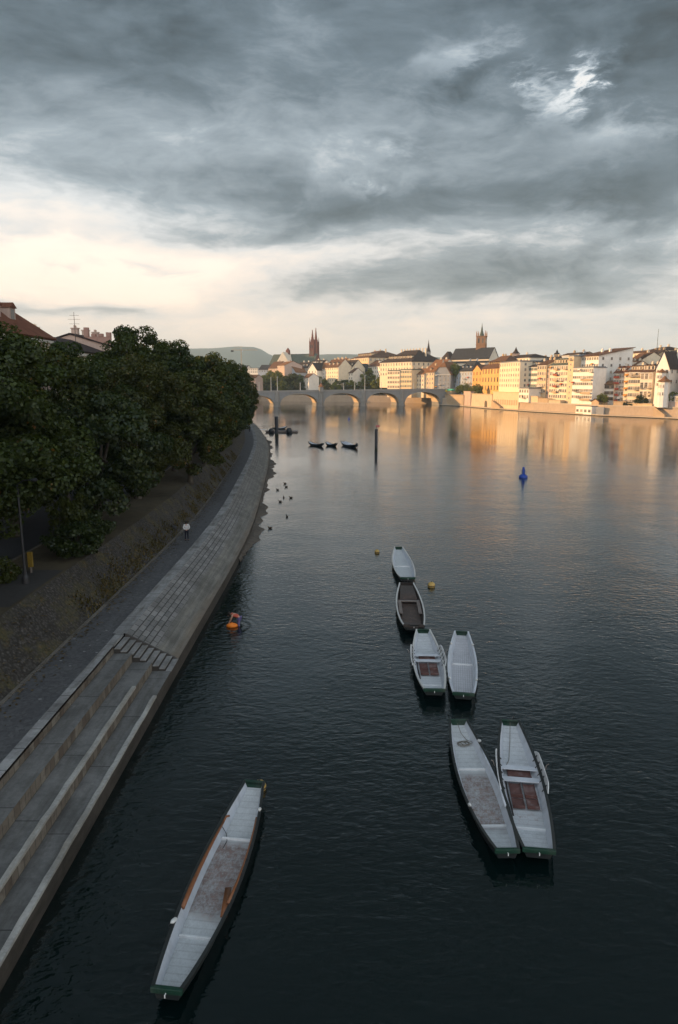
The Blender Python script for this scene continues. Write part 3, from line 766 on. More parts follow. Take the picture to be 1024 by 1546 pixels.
tag(mb.build("oar", M_WOOD, loc=p0, smooth=True), "worn wooden oar with flat blade along the right side of the lone punt", "oar")
fender(B1, -1, -.50, "white fender hanging inside the left rail of the lone near punt")
fender(B1, 1, .66, "small white fender on the right rail of the lone near punt")
rope("mooring_rope", [inside(B1, -1, .47, .10, .0), inside(B1, -1, .46, .30, -.3), inside(B1, -1, .40, .42, -.36), inside(B1, -1, .30, .40, -.38)], .012, "thin dark rope hanging from the pole end into the lone punt", mat=M_IRON)

b2, B2 = boat("empty punt with brown worn floor and coiled rope, left of the near pair", at(692, 1087, .66), at(766, 1282, .66), .42, .80, .37,
              floor_y=(-2.9, 1.3), wear=.85, ribs=(.28, -.56), oarlocks=0, group=GB)
pc = B2['w'](-.1, .70, 0); mb = MB(); pts = []
zc = B2['iz'](.70)+.03
for i in range(60):
    a = i*.55; r_ = .22+.05*math.sin(i*.9); pts.append(Vector((r_*math.cos(a)+.004*i, r_*.8*math.sin(a), zc+.0013*i-.03*0)))
pts = pts+[Vector((.3, .25, zc+.05)), Vector((.1, .6, zc+.2)), Vector((.06, 1.25, zc+.32))]
mb.tube(pts, .014, 5); tag(mb.build("coiled_rope", M_ROPE, loc=(pc.x, pc.y, 0), rz=B2['rz'], smooth=True), "loose coil of rope on the far end of the left near punt", "rope")
mb = MB(); p0 = inside(B2, 1, -.40, .1, -.05); mb.tube([inside(B2, 1, t, .09, -.03)-p0 for t in (-.40, -.2, 0, .2, .4, .52)], [.06, .055, .05, .045, .04, .04], 8)
tag(mb.build("boat_pole", M_SIDE, loc=p0, smooth=True), "grey pole lying along the right inner side of the coiled rope punt", "pole")
fender(B2, -1, -.40, "white fender tied on the left rail of the coiled rope punt")
fender(B2, 1, .62, "white fender tied on the right rail of the coiled rope punt")
for t in (.58, .42, .26, .08, -.1):
    mb = MB(); x = -(B2['hw'](t)-.02); mb.box(x, B2['yy'](t), B2['zg'](t)-.03, .07, .13, .16); mb.build("rail_block", M_IRON, b2)

b3, B3 = boat("rowing punt with white side boards and red brown seats, rightmost of the near pair", at(770, 1088, .66), at(814, 1282, .66), .43, .83, .50,
              floor_y=(-2.6, -1.2), wear=.5, ribs=(-.60,), thwarts=(.24, .05), seats=True, boards=True, group=GB, floorcol=(.58, .60, .62))
rope("mooring_rope", [B3['w'](.0, .98, .62), B3['w'](-.1, .75, B3['iz'](.75)+.05), B3['w'](-.28, .45, B3['iz'](.45)+.03), B3['w'](-.45, .34, B3['iz'](.34)+.03)], .013, "grey rope trailing down the far deck of the rightmost rowing punt")
b4, B4 = boat("rowing punt with red seats, moored between brown boat and lined floor punt", at(639, 951, .64), at(656, 1041, .64), .44, .86, .50,
              floor_y=(-2.4, -1.2), wear=.35, ribs=(-.66,), thwarts=(.24, .05), seats=True, boards=True, group=GB, rail=M_RIML, floorcol=(.58, .60, .62))
b5, B5 = boat("empty pale punt with lined floor, right of the middle rowing punt", at(697, 955, .6), at(700, 1048, .6), .43, .80, .50,
              floor_y=(-2.4, .6), wear=.28, ribs=(.12,), stripes=True, group=GB, rail=M_SIDE, floorcol=(.54, .54, .57))
for s_, t_, l_ in ((1, .58, "right far"), (-1, .58, "left far"), (1, -.55, "right near"), (-1, -.55, "left near")):
    fender(B5, s_, t_, "white fender on the %s rail of the lined floor punt" % l_)
b6, B6 = boat("brown wooden boat with side benches, pale rim and notched stern", at(614, 881, .62), at(625, 945, .62), .56, .95, .64,
              floor_y=(-3, 3), wear=.9, dark=True, cap=False, ribs=(), benches=True, notch=True, group=GB)
b7, B7 = boat("small pale grey punt moored farthest out in the line of boats", at(602, 827, .6), at(616, 873, .6), .40, .88, .55,
              floor_y=(-3, .5), wear=.25, ribs=(.05,), group=GB, hullm=M_HULL, rail=M_RIML)

rope("mooring_chain", [B6['w'](0, 1.0, .55), B6['w'](.05, 1.10, .35), B7['w'](0, -1.0, .5)], .02, "slack chain linking the brown boat to the farthest punt", "chain", M_IRON)
rope("mooring_chain", [B4['w'](0, 1.0, .55), B4['w'](.1, 1.06, .35), B6['w'](.1, -1.0, .45)], .02, "slack chain linking the red seat punt to the brown boat", "chain", M_IRON)
rope("mooring_chain", [B3['w'](0, 1.0, .55), B3['w'](.3, 1.3, .15), B3['w'](.5, 1.55, -.2)], .016, "chain dipping into the water off the rightmost rowing punt", "chain", M_IRON)
rope("mooring_chain", [B2['w'](0, 1.0, .55), B2['w'](-.1, 1.3, .15), B2['w'](-.2, 1.55, -.2)], .016, "chain dipping into the water off the coiled rope punt", "chain", M_IRON)
# far small boats
def far_boat(px0, py0, px1, py1, label, wd, tent=False):
    a, c_ = at(px0, py0, .3), at(px1, py1, .3)
    return boat(label, a, c_, .35, wd, .30, z_end=.95, z_mid=.45, floor_y=(-1, 1), wear=.2, ribs=(.2,), cap=False, group="small boats anchored in midstream", rail=M_RIM)
far_boat(467, 670, 488, 672.8, "dark low boat, leftmost of three small boats in midstream", .75)
far_boat(493, 670.5, 508, 672.8, "shortest dark boat, between its two midstream neighbours", .7)
b8, B8 = far_boat(516.5, 670, 539, 675, "largest midstream boat with white cover and outboard motor", .95)
mb = MB(); L8 = B8['L']
pr = [(.78, .55), (.55, .95), (.2, .85), (-.15, .6)]
for t, z in pr: mb.v += [(-B8['hw'](t)*.95, B8['yy'](t), .55), (0, B8['yy'](t), z+.25), (B8['hw'](t)*.95, B8['yy'](t), .55)]
for i in range(3):
    for j in range(2): mb.f.append((i*3+j, i*3+3+j, i*3+4+j, i*3+1+j)); mb.m.append(0)
mb.f += [(0, 1, 2), (9, 11, 10)]; mb.m += [0, 0]; mb.build("cover", M_SIDE, b8)
mb = MB(); mb.box(0, B8['yy'](-.95)-.1, 1.0, .4, .5, .5); mb.tube([(0, B8['yy'](-1)-.2, .9), (0, B8['yy'](-1)-.25, -.2)], .08, 6); mb.build("outboard_motor", M_IRON, b8, bevel=.06)

# ------------------------------------------------------------------ buoys, posts
def ball_buoy(p, r, label):
    mb = MB(); prof = [(r*math.sin(math.pi*i/12), -r*math.cos(math.pi*i/12)) for i in range(13)]; mb.lathe(prof, 18)
    o = mb.build("mooring_buoy", M_BUOY, loc=(p.x, p.y, r*.35), smooth=True); tag(o, label, "buoy", "yellow mooring buoys")
    mb = MB(); mb.lathe([(r*.16, r*.95), (r*.16, r*1.12), (r*.05, r*1.2), (0, r*1.2)], 10); mb.build("eye_bolt", M_IRON, o)
    mb = MB(); mb.lathe([(r*1.005, -.03), (r*1.02, 0), (r*1.005, .03)], 18); mb.build("band", M_DWOOD, o)
ball_buoy(at(392, 1184, .2), .27, "yellow ball buoy touching the far end of the lone near punt")
ball_buoy(at(569.5, 833, .1), .24, "small yellow buoy floating left of the farthest moored punt")
ball_buoy(at(651.5, 884, .1), .30, "yellow buoy floating right of the brown wooden boat")
m_blue = plain("blue_buoy", (.012, .05, .30), .45, .15, 3, 0, .4)
m_bluel = plain("buoy_pale", (.45, .50, .62), .5, .1, 3)
def nav_buoy(p, s, label):
    o = empty("river_marker_buoy", (p.x, p.y, 0), 0, label, "buoy")
    MB().lathe([(0, -.5), (.8*s, -.45), (.95*s, .0), (.9*s, .45*s), (.35*s, .75*s), (0, .76*s)], 18).build("float", m_blue, o, smooth=True)
    MB().lathe([(.32*s, .7*s), (.27*s, 1.4*s), (.22*s, 2.25*s), (.16*s, 2.35*s), (0, 2.36*s)], 12).build("marker_column", m_blue, o, smooth=True)
    mb = MB(); mb.box(.34*s, 0, 1.25*s, .02, .6*s, 1.1*s); mb.box(-.34*s, 0, 1.25*s, .02, .6*s, 1.1*s); mb.build("radar_reflector", m_bluel, o)
nav_buoy(at(790, 721, 0), .78, "blue pointed marker buoy alone in the golden water at right")
nav_buoy(at(527, 633, 0), .55, "tiny distant blue marker buoy in front of the bridge")
def pile(p, r, hgt, label, sign=False):
    o = empty("mooring_post", (p.x, p.y, 0), 0, label, "post")
    MB().lathe([(r, -2), (r, hgt-.1), (r*.8, hgt), (0, hgt)], 14).build("post_shaft", plain("steel_pile", (.05, .05, .054), .55, .3, .8), o, smooth=False)
    MB().lathe([(r*1.04, .0), (r*1.04, .5)], 14).build("waterline_band", plain("algae_band", (.03, .035, .02), .8), o)
    if sign:
        mb = MB(); mb.tube([(0, 0, hgt), (.1, 0, hgt+.7)], .05, 6); mb.build("sign_arm", M_IRON, o)
        mb = MB(); mb.box(.35, 0, hgt+.7, .9, .06, .45); mb.build("sign_plate", plain("sign_red", (.45, .12, .12), .6), o)
pile(at(568, 679, 0), .36, 5.0, "tall dark mooring post standing alone in midstream", True)
pp = at(418, 657, 0); pile(pp, .55, 5.8, "thick dark mooring post beside the landing stage")
# landing stage with a moored work boat
ls = empty("landing_stage", (pp.x, pp.y+12, 0), 0, "floating landing stage with railed gangway behind the thick post", "jetty")
mb = MB(); mb.box(.6, 0, .35, 10.5, 2.6, .5); mb.build("pontoon", M_TWOOD, ls, bevel=.03)
mb = MB(); mb.box(-12, 0, .9, 15, 1.2, .12); mb.build("gangway", M_SIDE, ls)
mb = MB()
for i in range(13): mb.box(-19+i*1.25, -.55, 1.45, .05, .05, 1.1)
mb.box(-11.8, -.55, 1.98, 15.3, .05, .05); mb.box(-11.8, -.55, 1.5, 15.3, .04, .04); mb.build("railing", M_IRON, ls)
for x, s_ in ((-2.7, 1.0), (3.1, 1.15)):
    mb = MB(); mb.lathe([(0, -.9*s_), (.6*s_, -.75*s_), (.9*s_, 0), (.6*s_, .75*s_), (0, .9*s_)], 12, (x, -1.5, .6)); mb.build("float_drum", M_IRON, ls, smooth=True)
boat("dark skiff tied to the landing stage by the thick post", at(432, 646, .3), at(413, 648, .3), .4, .85, .4, z_end=.9, z_mid=.5, floor_y=(-1, 1), wear=.2, ribs=(.2,), cap=False, rail=M_RIM)

# ------------------------------------------------------------------ ducks
m_duck = plain("duck_brown", (.055, .042, .03), .8, .4, 12); m_duckh = plain("duck_head_green", (.012, .035, .025), .5, .2, 12); m_bill = plain("duck_bill", (.35, .22, .04), .6, .1, 9)
def duck(px, py, rz, label, s=.95):
    p = at(px, py, 0); root = empty("duck", (p.x, p.y, 0), rz, label, "duck", "ducks swimming off the quay")
    mb = MB(); n = 9; prof = [(-.26, .02, .13), (-.20, .06, .11), (-.10, .11, .10), (.02, .125, .09), (.12, .11, .09), (.19, .08, .11), (.225, .055, .17), (.24, .045, .22), (.25, .0, .26)]
    mb.tube([(x*s, 0, z*s) for x, r, z in prof], [max(.004, r*s) for x, r, z in prof], 10); mb.build("body", m_duck, root, smooth=True)
    mb = MB(); mb.lathe([(0, -.05*s), (.04*s, -.035*s), (.052*s, 0), (.04*s, .04*s), (0, .055*s)], 10, (.265*s, 0, .285*s)); h = mb.build("head", m_duckh, root, smooth=True)
    mb = MB(); mb.prism([(-.02*s, .26*s), (.02*s, .26*s), (.02*s, .285*s), (-.02*s, .285*s)], 'x', .30*s, .37*s); mb.build("bill", m_bill, h)
for i, (px, py, a, l) in enumerate([(430.7, 730.5, 2.9, "farthest duck of the flock swimming off the left bank"), (432.5, 735.5, 3.3, "second farthest duck, just nearer than the farthest one"), (419.5, 740.2, 2.7, "duck swimming closest to the shingle edge, among the farther ducks"),
    (428.5, 751.5, 1.7, "upright duck in the middle of the loose flock"), (439.7, 752, 3.0, "duck at the river side of the flock, farthest from the quay"), (423.5, 758, 2.8, "duck just nearer than the upright middle one"), (433.5, 780.5, 2.0, "duck swimming alone between the flock and the nearest duck"), (408.3, 798, 3.0, "duck nearest the viewer, off the stone slope")]):
    duck(px, py, a, l)

# ------------------------------------------------------------------ people
def skin(name, pts, edges, rad, mat, parent, lv=1, root=0):
    me = bpy.data.meshes.new(name); me.from_pydata([tuple(p) for p in pts], edges, []); me.materials.append(mat)
    o = link(name, me, parent); o.modifiers.new("skin", 'SKIN')
    bm = bmesh.new(); bm.from_mesh(me); lay = bm.verts.layers.skin.verify(); bm.verts.ensure_lookup_table()
    for v, r in zip(bm.verts, rad): v[lay].radius = r if isinstance(r, tuple) else (r, r)
    bm.verts[root][lay].use_root = True; bm.to_mesh(me); bm.free()
    sm = o.modifiers.new("smooth", 'SUBSURF'); sm.levels = lv; sm.render_levels = lv
    me.update(); return o
M_SKIN = plain("skin", (.42, .24, .17), .6, .08, 5); M_HAIR = plain("dark_hair", (.018, .013, .010), .6, .3, 12)
M_JKT = plain("pale_jacket", (.58, .58, .58), .85, .12, 6); M_TROU = plain("dark_trousers", (.014, .015, .026), .85, .2, 6); M_SHOE = plain("black_shoes", (.012, .012, .012), .5)
def person(loc, rz, label, J, jacket, trousers, bare_legs=False, sleeves=True):
    """J: joint dict (metres). Body is one skinned surface; clothing sits on it."""
    root = empty("person", loc, rz, label, "person")
    order = ['pelvis', 'waist', 'chest', 'neck', 'head', 'crown', 'shL', 'elL', 'wrL', 'haL', 'shR', 'elR', 'wrR', 'haR', 'hiL', 'knL', 'anL', 'toL', 'hiR', 'knR', 'anR', 'toR']
    rr = dict(pelvis=(.15, .11), waist=(.125, .10), chest=(.155, .11), neck=.055, head=(.078, .095), crown=(.06, .07), sh=.062, el=.046, wr=.033, ha=(.042, .022), hi=.092, kn=.062, an=.042, to=(.045, .035))
    E_ = [('pelvis', 'waist'), ('waist', 'chest'), ('chest', 'neck'), ('neck', 'head'), ('head', 'crown')]
    for s_ in 'LR': E_ += [('chest', 'sh'+s_), ('sh'+s_, 'el'+s_), ('el'+s_, 'wr'+s_), ('wr'+s_, 'ha'+s_), ('pelvis', 'hi'+s_), ('hi'+s_, 'kn'+s_), ('kn'+s_, 'an'+s_), ('an'+s_, 'to'+s_)]
    pts = [Vector(J[n]) for n in order]; ed = [(order.index(a), order.index(c_)) for a, c_ in E_]
    rad = [rr[n] if n in rr else rr[n[:2]] for n in order]
    # fingers: five short chains per hand
    for s_ in 'LR':
        wr, ha = Vector(J['wr'+s_]), Vector(J['ha'+s_]); dd = (ha-wr).normalized(); sd = dd.cross(Vector((0, 0, 1)) if abs(dd.z) < .8 else Vector((1, 0, 0))).normalized(); hi_ = order.index('ha'+s_)
        for q_, (off, ln) in enumerate(((-.026, .055), (-.009, .068), (.009, .064), (.026, .05))):
            b0 = len(pts); pts += [ha+sd*off+dd*.02, ha+sd*off*1.1+dd*(ln*.62)+Vector((0, .006, -.01)), ha+sd*off+dd*ln+Vector((0, .014, -.03))]; rad += [.009, .008, .007]
            ed += [(hi_, b0), (b0, b0+1), (b0+1, b0+2)]
        b0 = len(pts); pts += [wr+(ha-wr)*.5+sd*-.045, wr+(ha-wr)*.9+sd*-.062]; rad += [.011, .009]; ed += [(order.index('wr'+s_), b0), (b0, b0+1)]
    skin("body", pts, ed, rad, M_SKIN, root, 2)
    # face
    hd, cr = Vector(J['head']), Vector(J['crown']); fw = Vector(J.get('face', (0, 1, 0))).normalized(); sd = fw.cross(cr-hd).normalized()
    mb = MB(); mb.prism([(-.012, -.03), (.012, -.03), (.006, .02), (-.006, .02)], 'y', 0, .03)
    nz = mb.build("nose", M_SKIN, root); nz.location = hd+fw*.085; nz.rotation_euler = (0, 0, math.atan2(fw.y, fw.x)-math.pi/2)
    for s_ in (-1, 1):
        mb = MB(); mb.lathe([(0, -.011), (.011, 0), (0, .011)], 8); e = mb.build("eye", M_HAIR, root); e.location = hd+fw*.085+sd*.03*s_+Vector((0, 0, .025))
        mb = MB(); mb.lathe([(0, -.03), (.016, 0), (0, .03)], 8); e = mb.build("ear", M_SKIN, root); e.location = hd+sd*.088*s_
    mb = MB(); mb.box(0, 0, 0, .045, .012, .01); e = mb.build("mouth", plain("lips", (.3, .10, .08), .6), root); e.location = hd+fw*.088-Vector((0, 0, .045)); e.rotation_euler = nz.rotation_euler
    mb = MB(); mb.lathe([(.085, -.09), (.105, -.03), (.112, .04), (.10, .11), (.06, .155), (0, .17)], 14); h_ = mb.build("hair", M_HAIR, root, smooth=True); h_.location = hd-fw*.034; 
    # jacket over torso and arms
    jo = ['pelvis', 'waist', 'chest', 'neck', 'shL', 'elL', 'wrL', 'shR', 'elR', 'wrR']
    jp = [Vector(J[n]) for n in jo]; jp[3] = jp[2]+(jp[3]-jp[2])*.72
    for s_ in (6, 9): jp[s_] = jp[s_-1]+(jp[s_]-jp[s_-1])*.9
    je = [(0, 1), (1, 2), (2, 3), (2, 4), (4, 5), (5, 6), (2, 7), (7, 8), (8, 9)]
    jr = [(.185, .145), (.165, .135), (.19, .145), .075, .085, .066, .052, .085, .066, .052]
    if not sleeves: je = [(0, 1), (1, 2), (2, 3), (2, 4), (2, 5)]; jp = jp[:5]+[jp[7]]; jr = [(.175, .14), (.155, .13), (.18, .14), .07, .085, .085]
    skin("jacket" if sleeves else "swim_top", jp, je, jr, jacket, root, 2)
    lo_ = .96 if not bare_legs else .55
    to = ['pelvis', 'hiL', 'knL', 'anL', 'hiR', 'knR', 'anR']; tp = [Vector(J[n]) for n in to]
    for q_ in (3, 6): tp[q_] = tp[q_-1]+(tp[q_]-tp[q_-1])*lo_
    skin("trousers", tp, [(0, 1), (1, 2), (2, 3), (0, 4), (4, 5), (5, 6)], [(.165, .13), .108, .078, .064, .108, .078, .064], trousers, root, 2)
    if not bare_legs:
        for s_ in 'LR':
            an, to_ = Vector(J['an'+s_]), Vector(J['to'+s_]); dd = (to_-an); dd.z = 0; dd.normalize()
            mb = MB(); c0 = an-dd*.06
            mb.tube([(c0.x, c0.y, .045), (an.x, an.y, .055), (an.x+dd.x*.1, an.y+dd.y*.1, .045), (an.x+dd.x*.2, an.y+dd.y*.2, .035)], [.04, .052, .05, .032], 10); mb.build("shoe", M_SHOE, root, smooth=True)
    return root
st = dict(pelvis=(0, 0, .93), waist=(0, .01, 1.10), chest=(0, .0, 1.34), neck=(0, .01, 1.50), head=(0, .05, 1.62), crown=(0, .045, 1.70), face=(0, 1, -.15),
          shL=(-.19, -.01, 1.43), elL=(-.27, -.12, 1.17), wrL=(-.07, -.20, 1.01), haL=(.0, -.21, .97), shR=(.19, -.01, 1.43), elR=(.27, -.12, 1.17), wrR=(.08, -.21, 1.02), haR=(.02, -.235, .99),
          hiL=(-.09, 0, .88), knL=(-.11, .04, .49), anL=(-.11, -.04, .09), toL=(-.13, .10, .04), hiR=(.09, 0, .88), knR=(.10, .01, .49), anR=(.12, -.02, .09), toR=(.14, .12, .04))
pl = at(282.5, 816, 2.2); pl.z = 2.2
person(pl, R(8), "person in pale jacket and dark trousers standing with hands clasped behind back", st, M_JKT, M_TROU)
wk = dict(st); wk.update(elL=(-.24, -.05, 1.16), wrL=(-.25, .08, .95), haL=(-.25, .12, .88), elR=(.24, .02, 1.16), wrR=(.25, -.08, .93), haR=(.25, -.11, .86), knL=(-.10, .16, .50), anL=(-.10, .22, .10), toL=(-.10, .36, .07), knR=(.10, .03, .50), anR=(.10, -.26, .14), toR=(.10, -.15, .04))
pl = edge_pt(196, 4.3, 2.2)
person(pl, R(15), "person in dark clothes walking far along the promenade", wk, plain("dark_coat", (.02, .02, .024), .8), M_TROU)
# wading swimmer bending over an orange float
bd = dict(pelvis=(.0, 0, .55), waist=(-.14, .02, .70), chest=(-.38, .03, .80), neck=(-.53, .03, .80), head=(-.64, .03, .77), crown=(-.72, .03, .78), face=(-.5, 0, -.85),
          shL=(-.42, -.17, .78), elL=(-.50, -.20, .50), wrL=(-.60, -.12, .28), haL=(-.66, -.10, .21), shR=(-.42, .22, .78), elR=(-.50, .25, .50), wrR=(-.60, .16, .28), haR=(-.66, .13, .21),
          hiL=(.03, -.10, .50), knL=(-.02, -.12, .08), anL=(.06, -.12, -.34), toL=(-.08, -.12, -.38), hiR=(.03, .10, .50), knR=(-.06, .12, .08), anR=(.02, .12, -.34), toR=(-.12, .12, -.38))
sw = at(361, 944, 0)
person((sw.x, sw.y, 0), R(8), "person wading in the river in a red top, bending over an orange float", bd, plain("red_swim_top", (.42, .085, .05), .6), plain("violet_shorts", (.13, .11, .24), .7), bare_legs=True, sleeves=False)
fp = at(350.5, 946, 0); mb = MB(); prof = [(0, -.10), (.20, -.10), (.33, -.02), (.34, .06), (.24, .15), (.08, .20), (.05, .24), (0, .245)]
mb.lathe(prof, 16); o = mb.build("swim_float", plain("orange_float", (.75, .20, .02), .5, .12, 5), loc=(fp.x, fp.y, .05), smooth=True); o.scale = (1.15, .8, 1); tag(o, "bright orange swim bag floating beside the wading person", "float")
mb = MB(); mb.tube([(0, 0, .24), (.03, 0, .29), (.08, 0, .27)], .018, 6); mb.build("roll_strap", M_IRON, o)

# ------------------------------------------------------------------ street furniture on the left bank
def lamp(p, label):
    o = empty("street_lamp", p, 0, label, "street lamp")
    MB().lathe([(.22, 0), (.2, .35), (.11, .5), (.09, 1.0)], 12).build("base", M_IRON, o)
    MB().lathe([(.085, .95), (.07, 3.2), (.055, 5.6)], 10).build("pole", M_IRON, o)
    mb = MB(); mb.tube([(0, 0, 5.5), (.0, 0, 5.8), (.35, 0, 6.05), (.9, 0, 6.1)], .035, 8); mb.build("arm", M_IRON, o)
    mb = MB(); mb.lathe([(0, .12), (.1, .1), (.2, 0), (.18, -.06), (0, -.08)], 12, (1.0, 0, 6.08)); mb.build("lamp_head", M_IRON, o)
lamp(Vector((-18.3, 38.4, 4.5)), "dark street lamp post standing on the paved corner above the bank")
o = empty("road_post", (-18.95, 40.6, 4.5), 0, "yellow post with dark foot beside the lamp post", "post")
MB().box(0, 0, .85, .30, .16, .95).build("yellow_box", plain("post_yellow", (.20, .13, .02), .5, .1, 4), o, bevel=.02); MB().box(0, 0, .19, .09, .09, .38).build("foot", M_TWOOD, o)
pb = at(262.6, 806, 2.2); o = empty("litter_bin", (pb.x, pb.y, 2.24), 0, "squat dark bin on the bank edge left of the standing person", "bin")
MB().lathe([(.20, 0), (.25, .55), (.26, .6), (.22, .6), (.2, .5), (0, .5)], 14).build("bin_body", M_IRON, o); MB().lathe([(.27, .62), (.2, .72), (0, .75)], 14).build("lid", M_IRON, o)
# ------------------------------------------------------------------ houses
_wm = {}
def window_mesh(w, h, fm, shutter=None):
    key = (round(w, 2), round(h, 2), fm.name, shutter.name if shutter else None)
    if key in _wm: return _wm[key]
    mb = MB(); t = .10
    mb.box(0, -.05, h/2, w+.24, .12, h+.24, 0)                       # surround
    mb.quad([(-w/2, -.118, 0), (w/2, -.118, 0), (w/2, -.118, h), (-w/2, -.118, h)], 1)
    mb.box(0, -.125, h/2, .07, .03, h, 0); mb.box(0, -.125, h*.66, w, .03, .07, 0)
    mb.box(0, -.16, -.1, w+.4, .2, .1, 0)
    mats = [fm, m_pane]
    if shutter:
        for s_ in (-1, 1): mb.box(s_*(w/2+.36), -.08, h/2, .44, .06, h+.1, 2)
        mats.append(shutter)
    me = mb.mesh("window", mats); _wm[key] = me; return me
def dormer_mesh(w, h, dpt, wm_, rm, hip=True):
    mb = MB()
    mb.box(0, dpt/2, h/2-.6, w, dpt, h+1.2, 0)
    mb.quad([(-w*.3, -.02, .15), (w*.3, -.02, .15), (w*.3, -.02, h-.15), (-w*.3, -.02, h-.15)], 2)
    mb.prism([(-w/2-.15, h), (w/2+.15, h), (0, h+w*.42)], 'y', -.2, dpt, 1)
    return mb.mesh("dormer", [wm_, rm, m_pane])

def house(label, A, B, zb, ze, zr, depth, roof, wall, rcol, floors=3, cols=4, win=(1.0, 1.6), fh=3.0, cat="house", side_cols=0, dormers=0, chim=1, shutter=None, frame=None,
          group=None, over=.45, skip_low=0.0, dorm_t=.28, name="riverside_house", hipf=.35, chim_front=False, cornice=True, dscale=1.0, mono='y', side_floors=0):
    """A, B: front-left / front-right foot as seen from the river; depth runs away from it"""
    A = Vector(A); B = Vector(B); dv = B-A; dv.z = 0; W = dv.length; rz = math.atan2(dv.y, dv.x)
    root = empty(name, ((A.x+B.x)/2, (A.y+B.y)/2, zb), rz, label, cat, group)
    H = ze-zb; RR = zr-zb; D = depth; hw_ = W/2; wm_ = WALL[wall] if isinstance(wall, str) else wall; rm = ROOF[rcol]
    fm = frame or m_frame
    mb = MB()
    if roof == 'side': mb.prism([(0, 0), (D, 0), (D, H), (D/2, RR-.1), (0, H)], 'x', -hw_, hw_)
    elif roof == 'front': mb.prism([(-hw_, 0), (hw_, 0), (hw_, H), (0, RR-.1), (-hw_, H)], 'y', 0, D)
    elif roof == 'mono': mb.prism([(0, 0), (D, 0), (D, RR-.1), (0, H)], 'x', -hw_, hw_)
    elif roof == 'hgable': mb.prism([(-hw_, 0), (hw_, 0), (hw_, H), (hw_*.45, H+(RR-H)*.55), (-hw_*.45, H+(RR-H)*.55), (-hw_, H)], 'y', 0, D)
    else: mb.box(0, D/2, H/2, W, D, H)
    mb.build("wall", wm_, root)
    o = over; mb = MB(); th = .22
    if roof == 'side':
        s_ = (RR-H)/(D/2); zo = H-s_*o
        mb.slab([(-hw_-o*.5, -o, zo), (hw_+o*.5, -o, zo), (hw_+o*.5, D/2, RR), (-hw_-o*.5, D/2, RR)], th)
        mb.slab([(-hw_-o*.5, D/2, RR), (hw_+o*.5, D/2, RR), (hw_+o*.5, D+o, zo), (-hw_-o*.5, D+o, zo)], th)
    elif roof in ('front', 'hgable'):
        s_ = (RR-H)/hw_; zo = H-s_*o; y0 = -o if roof == 'front' else -o*.6; yr = y0 if roof == 'front' else D*.16
        if roof == 'front':
            for g in (-1, 1): mb.slab([(g*(hw_+o), y0, zo), (g*(hw_+o), D+o, zo), (0, D+o, RR), (0, y0, RR)], th)
        else:
            hx = hw_*.45; hz_ = H+(RR-H)*.55
            for g in (-1, 1): mb.slab([(g*(hw_+o), y0, zo), (g*(hw_+o), D+o, zo), (0, D+o, RR), (0, D*.22, RR), (g*hx, y0, hz_)], th)
            mb.slab([(-hx, y0, hz_), (hx, y0, hz_), (0, D*.22, RR)], th)
    elif roof == 'hip':
        if W >= D: rx = hw_-D/2*hipf*2; ry0 = ry1 = D/2
        else: rx = 0; ry0 = hw_*hipf*2; ry1 = D-hw_*hipf*2
        rx = max(rx, 0)
        e = [(-hw_-o, -o, H), (hw_+o, -o, H), (hw_+o, D+o, H), (-hw_-o, D+o, H)]
        if W >= D:
            r0, r1 = (-rx, D/2, RR), (rx, D/2, RR)
            mb.slab([e[0], e[1], r1, r0], th); mb.slab([e[2], e[3], r0, r1], th); mb.slab([e[1], e[2], r1], th); mb.slab([e[3], e[0], r0], th)
        else:
            r0, r1 = (0, ry0, RR), (0, ry1, RR)
            mb.slab([e[0], e[1], r0], th); mb.slab([e[1], e[2], r1, r0], th); mb.slab([e[2], e[3], r1], th); mb.slab([e[3], e[0], r0, r1], th)
    elif roof == 'mono':
        s_ = (RR-H)/D
        mb.slab([(-hw_-o, -o, H-s_*o), (hw_+o, -o, H-s_*o), (hw_+o, D+o, RR+s_*o), (-hw_-o, D+o, RR+s_*o)], th)
    else:
        mb.box(0, D/2, H+.15, W+2*o*.6, D+2*o*.6, .3); mb.box(0, D/2, H+.5, W*.96, D*.96, .4)
    rf = mb.build("roof", rm, root)
    if cornice and roof != 'front':
        mb = MB(); mb.box(0, -.12, H-.28-(o*.4 if roof == 'side' else 0), W+.2, .30, .34); mb.build("cornice", m_frame if frame is None else frame, root)
    # windows, storey by storey from the eaves down
    ww, wh = win; fi = 0; k_ = 0
    wme = window_mesh(ww, wh, fm, shutter)
    for f in range(max(floors, side_floors)):
        z = H-.75-wh-fh*f
        if z < .3: break
        for c_ in range(cols if f < floors else 0):
            if k_ > 70: break
            x = -hw_+W*(c_+.5)/cols; k_ += 1
            link("window", wme, root, (x, 0, z))
        for c_ in range(side_cols):
            y = D*(c_+.5)/side_cols
            if k_ > 95: break
            k_ += 1
            link("window", wme, root, (hw_, y, z), R(90))
    if dormers:
        w_ = 1.25*dscale; h_ = 1.35*dscale
        sl = (RR-H)/(D/2) if roof != 'front' else 1
        for c_ in range(dormers):
            if roof in ('side', 'hip'):
                t = dorm_t; y = t*D/2; span = W*.9 if roof == 'side' else W*.74
                x = -span/2+span*(c_+.5)/dormers
                link("dormer", dormer_mesh(w_, h_, min(D*.3, h_/max(sl, .3)+.8), wm_, rm), root, (x, y-.1, H+sl*y+.12))
    rg = random.Random(len(label)*7+int(W*10))
